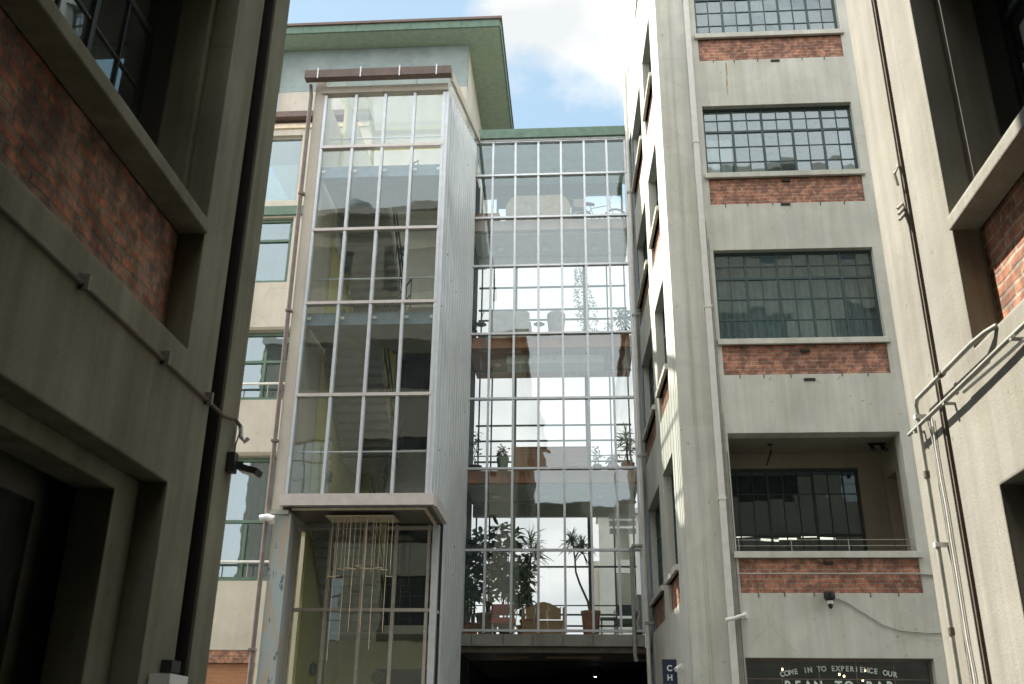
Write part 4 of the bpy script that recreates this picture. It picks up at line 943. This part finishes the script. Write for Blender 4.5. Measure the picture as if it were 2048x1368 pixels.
# floor 3
t = thing('wicker_sofa', 'pale boxy wicker armchair seen from behind on the third bridge floor', 'armchair', (-1.92, 26.2, F3))
MB().box(-2.45, -1.38, F3 + .12, F3 + .40, 26.05, 26.7).build('seat', 'wicker', t)
MB().extrude([(-2.5, F3 + .1), (-1.32, F3 + .1), (-1.34, F3 + .9), (-1.42, F3 + .96), (-2.42, F3 + .98), (-2.52, F3 + .92)], 25.95, 26.04).build('backrest', 'wicker', t)
for x in (-2.5, -1.4): MB().box(x, x + .1, F3 + .12, F3 + .65, 26.05, 26.68).build('armrest', 'wicker', t)
for x in (-2.46, -1.4):
    for y in (26.02, 26.6): MB().box(x, x + .05, F3, F3 + .12, y, y + .05).build('leg', 'brownwood', t)
t = thing('tub_chair', 'rounded pale wicker tub chair on the third bridge floor', 'chair', (-.57, 26.2, F3))
MB().lathe((-.57, 26.25, F3 + .05), [(.18, 0), (.22, .3), (.265, .75), (.27, .9), (.22, .95), (.2, .9), (.19, .45), (.001, .42)], 22).build('shell', 'wicker', t)
MB().lathe((-.57, 26.25, F3), [(.2, 0), (.17, .05)], 18).build('base', 'brownwood', t)
t = thing('round_table', 'small dark round table between the wicker seats', 'table', (-1.05, 26.2, F3))
MB().lathe((-1.07, 26.2, F3 + .62), [(.14, 0), (.17, .02), (.12, .05), (.03, .07)], 20).build('tabletop', 'tealsteel', t)
MB().lathe((-1.07, 26.2, F3), [(.12, 0), (.02, .03), (.02, .62)], 14).build('pedestal', 'tealsteel', t)
t = thing('floor_lamp', 'dark dish lamp with a bent stem at the left end of the third bridge floor', 'lamp', (-2.75, 26.2, F3))
MB().lathe((-2.78, 26.2, F3 + .66), [(.03, .09), (.12, .05), (.17, .0), (.05, .02)], 18).build('lamp_shade', 'beam', t)
MB().tube([(-2.78, 26.2, F3), (-2.78, 26.2, F3 + .7), (-2.74, 26.2, F3 + 1.0), (-2.66, 26.2, F3 + 1.12)], .014, 8).build('stem', 'beam', t)
MB().lathe((-2.78, 26.2, F3), [(.15, 0), (.14, .03), (.02, .04)], 18).build('base', 'beam', t)
# lacy hanging dried foliage
t = thing('hanging_plant', 'tall lacy hanging tangle of pale dried leaves on the third bridge floor', 'hanging plant', (.35, 26.2, F3))
rr = random.Random(11); lv = MB(); st = MB(); st.tube([(.1, 26.2, 15.8), (.12, 26.2, 14.9), (.25, 26.2, 14.2), (.38, 26.2, 13.5), (.4, 26.2, 12.7)], .008, 6)
for i in range(900):
    z = rr.uniform(12.62, 14.85); cx = .12 + (14.8 - z) * .16; hw = .10 + .22 * math.sin(min(1, (14.9 - z) / 1.5) * 1.5) - (.1 if z < 13 else 0)
    a = rr.uniform(0, 6.28); q = rr.uniform(.55, 1)
    lv.leaf((cx + hw * q * math.cos(a), 26.2 + hw * .8 * q * math.sin(a), z), (math.cos(a), math.sin(a), rr.uniform(-1, 1)), .06, .035, .2, 2)
st.build('stem', 'bark', t); lv.build('foliage', 'dry', t)
ficus('leafy_plant', 'green bush in the right corner of the third bridge floor', 1.35, 26.2, F3, 1.15, .26, 8, 16, .13, 'terracotta', .35, seed=31)
ficus('leafy_plant', 'sparse sprig left of the green bush on the third bridge floor', .98, 26.3, F3, .75, .15, 4, 6, .09, 'tanpot', .3, seed=32, ph_r=.12)
ficus('leafy_plant', 'dark plant in the left corner of the third bridge floor', -2.98, 25.9, F3, .7, .12, 5, 10, .12, 'black', .3, seed=33, ph_r=.12)
# floor 4
t = thing('tan_sofa', 'big tan rounded sofa back seen from behind on the top bridge floor', 'sofa', (-1.1, 26.2, F4))
pr_ = [(-2.08, F4 + .1), (-.1, F4 + .1), (-.1, F4 + .6), (-.14, F4 + .8), (-.26, F4 + .98), (-.42, F4 + 1.06), (-1.76, F4 + 1.06), (-1.92, F4 + .98), (-2.04, F4 + .8), (-2.08, F4 + .6)]
MB().extrude(pr_, 25.95, 26.2).build('backrest', 'tan', t)
MB().box(-1.98, -.2, F4 + .1, F4 + .45, 26.21, 26.85).build('seat', 'tan', t)
for x in (-2.08, -.3): MB().box(x, x + .2, F4 + .1, F4 + .68, 26.21, 26.85).build('armrest', 'tan', t)
for x in (-2.0, -.2): MB().box(x, x + .05, F4, F4 + .1, 26.0, 26.05).build('leg', 'brownwood', t)
t = thing('bicycle', 'upright bicycle with a grey basket over the rear wheel', 'bicycle', (.75, 26.25, F4))
wy = 26.25; wr = .33; rc, fc = Vector((.22, wy, F4 + wr)), Vector((1.26, wy, F4 + wr))
for c in (rc, fc):
    wh = MB().ring(c, wr, .018, 'y', 40, 8).build('wheel', 'rubber', t)
    b = MB(); b.ring(c, wr - .028, .009, 'y', 40, 6)
    for k in range(14):
        a = math.pi * 2 * k / 14; b.tube([c, c + Vector((math.cos(a), 0, math.sin(a))) * (wr - .03)], .002, 4)
    b.build('rim', 'chrome', wh)
    b = MB()
    pts = [c + Vector((math.cos(a), 0, math.sin(a))) * (wr + .03) for a in [R(d) for d in range(20, 171, 15)]]; b.tube(pts, .02, 6); b.build('mudguard', 'beam', t)
bbk = Vector((.66, wy, F4 + .28)); seat_ = Vector((.50, wy, F4 + .78)); hd0 = Vector((1.10, wy, F4 + .82)); hd1 = Vector((1.15, wy, F4 + .66))
b = MB()
for p, q in ((bbk, seat_), (bbk, hd1), (seat_.lerp(bbk, .12), hd0), (bbk, rc), (seat_.lerp(bbk, .2), rc), (hd0, hd1)): b.tube([p, q], .014, 8)
b.build('frame', 'beam', t)
MB().tube([hd1, hd1.lerp(fc, .5) + Vector((.0, 0, 0)), fc], .012, 8).build('fork', 'beam', t)
MB().tube([hd0, hd0 + Vector((-.02, 0, .14)), hd0 + Vector((.06, -.2, .2)), hd0 + Vector((-.06, -.3, .19))], .011, 8).build('handlebar', 'chrome', t)
MB().tube([hd0 + Vector((-.02, 0, .14)), hd0 + Vector((.06, .2, .2)), hd0 + Vector((-.06, .3, .19))], .011, 8).build('handlebar', 'chrome', t)
MB().extrude([(.36, F4 + .86), (.64, F4 + .84), (.62, F4 + .87), (.42, F4 + .92), (.35, F4 + .91)], wy - .07, wy + .07).build('saddle', 'black', t)
MB().tube([seat_, seat_ + Vector((-.01, 0, .08))], .012, 8).build('seat_post', 'chrome', t)
MB().box(.0, .34, F4 + .68, F4 + .70, wy - .08, wy + .08).build('rack', 'beam', t)
bk_ = MB(); bk_.hexa([(.02, wy - .14, F4 + .70), (.32, wy - .14, F4 + .70), (.32, wy + .14, F4 + .70), (.02, wy + .14, F4 + .70), (-.03, wy - .18, F4 + .96), (.36, wy - .18, F4 + .96), (.36, wy + .18, F4 + .96), (-.03, wy + .18, F4 + .96)])
tag(bk_.build('bicycle_basket', 'crate'), 'grey wicker basket standing on the bicycle rack', 'basket')
b = MB(); b.ring(bbk, .07, .006, 'y', 20, 5); b.tube([bbk, bbk + Vector((.1, -.05, -.12))], .007, 5); b.build('crank', 'chrome', t)
MB().box(bbk.x + .06, bbk.x + .15, F4 + .15, F4 + .17, wy - .14, wy - .06).build('pedal', 'black', t)
t = thing('cabinet', 'low dark cabinet at the left end of the top bridge floor', 'cabinet', (-2.75, 26.3, F4))
MB().box(-3.0, -2.3, F4 + .05, F4 + .52, 26.1, 26.5).build('carcass', 'brownwood', t)
MB().box(-3.02, -2.28, F4 + .521, F4 + .55, 26.08, 26.52).build('top', 'brownwood', t)
for x in (-2.98, -2.36): MB().box(x, x + .04, F4, F4 + .05, 26.12, 26.16).build('leg', 'brownwood', t)

# pale block seen through the lowest bridge floor
t = thing('distant_building', 'pale stepped building seen through the right of the glass bridge', 'building', (3.5, 47, 0))
MB((0, 45, 0)).wall(.9, 9, 0, 11.7, 0, .3, [(1.6 + k * 1.4, 2.3 + k * 1.4, z, z + 1.4) for k in range(4) for z in (7.6, 9.6)]).build('wall', 'far', t)
MB().box(.95, 9, 0, 11.6, 46.5, 47).build('core', 'greenwall', t)
MB().box(.55, .9, 0, 9.6, 45.3, 52).build('side_wall', 'cream', t)
MB().box(.8, 9.1, 11.7, 11.95, 44.8, 47.2).build('parapet', 'far', t)
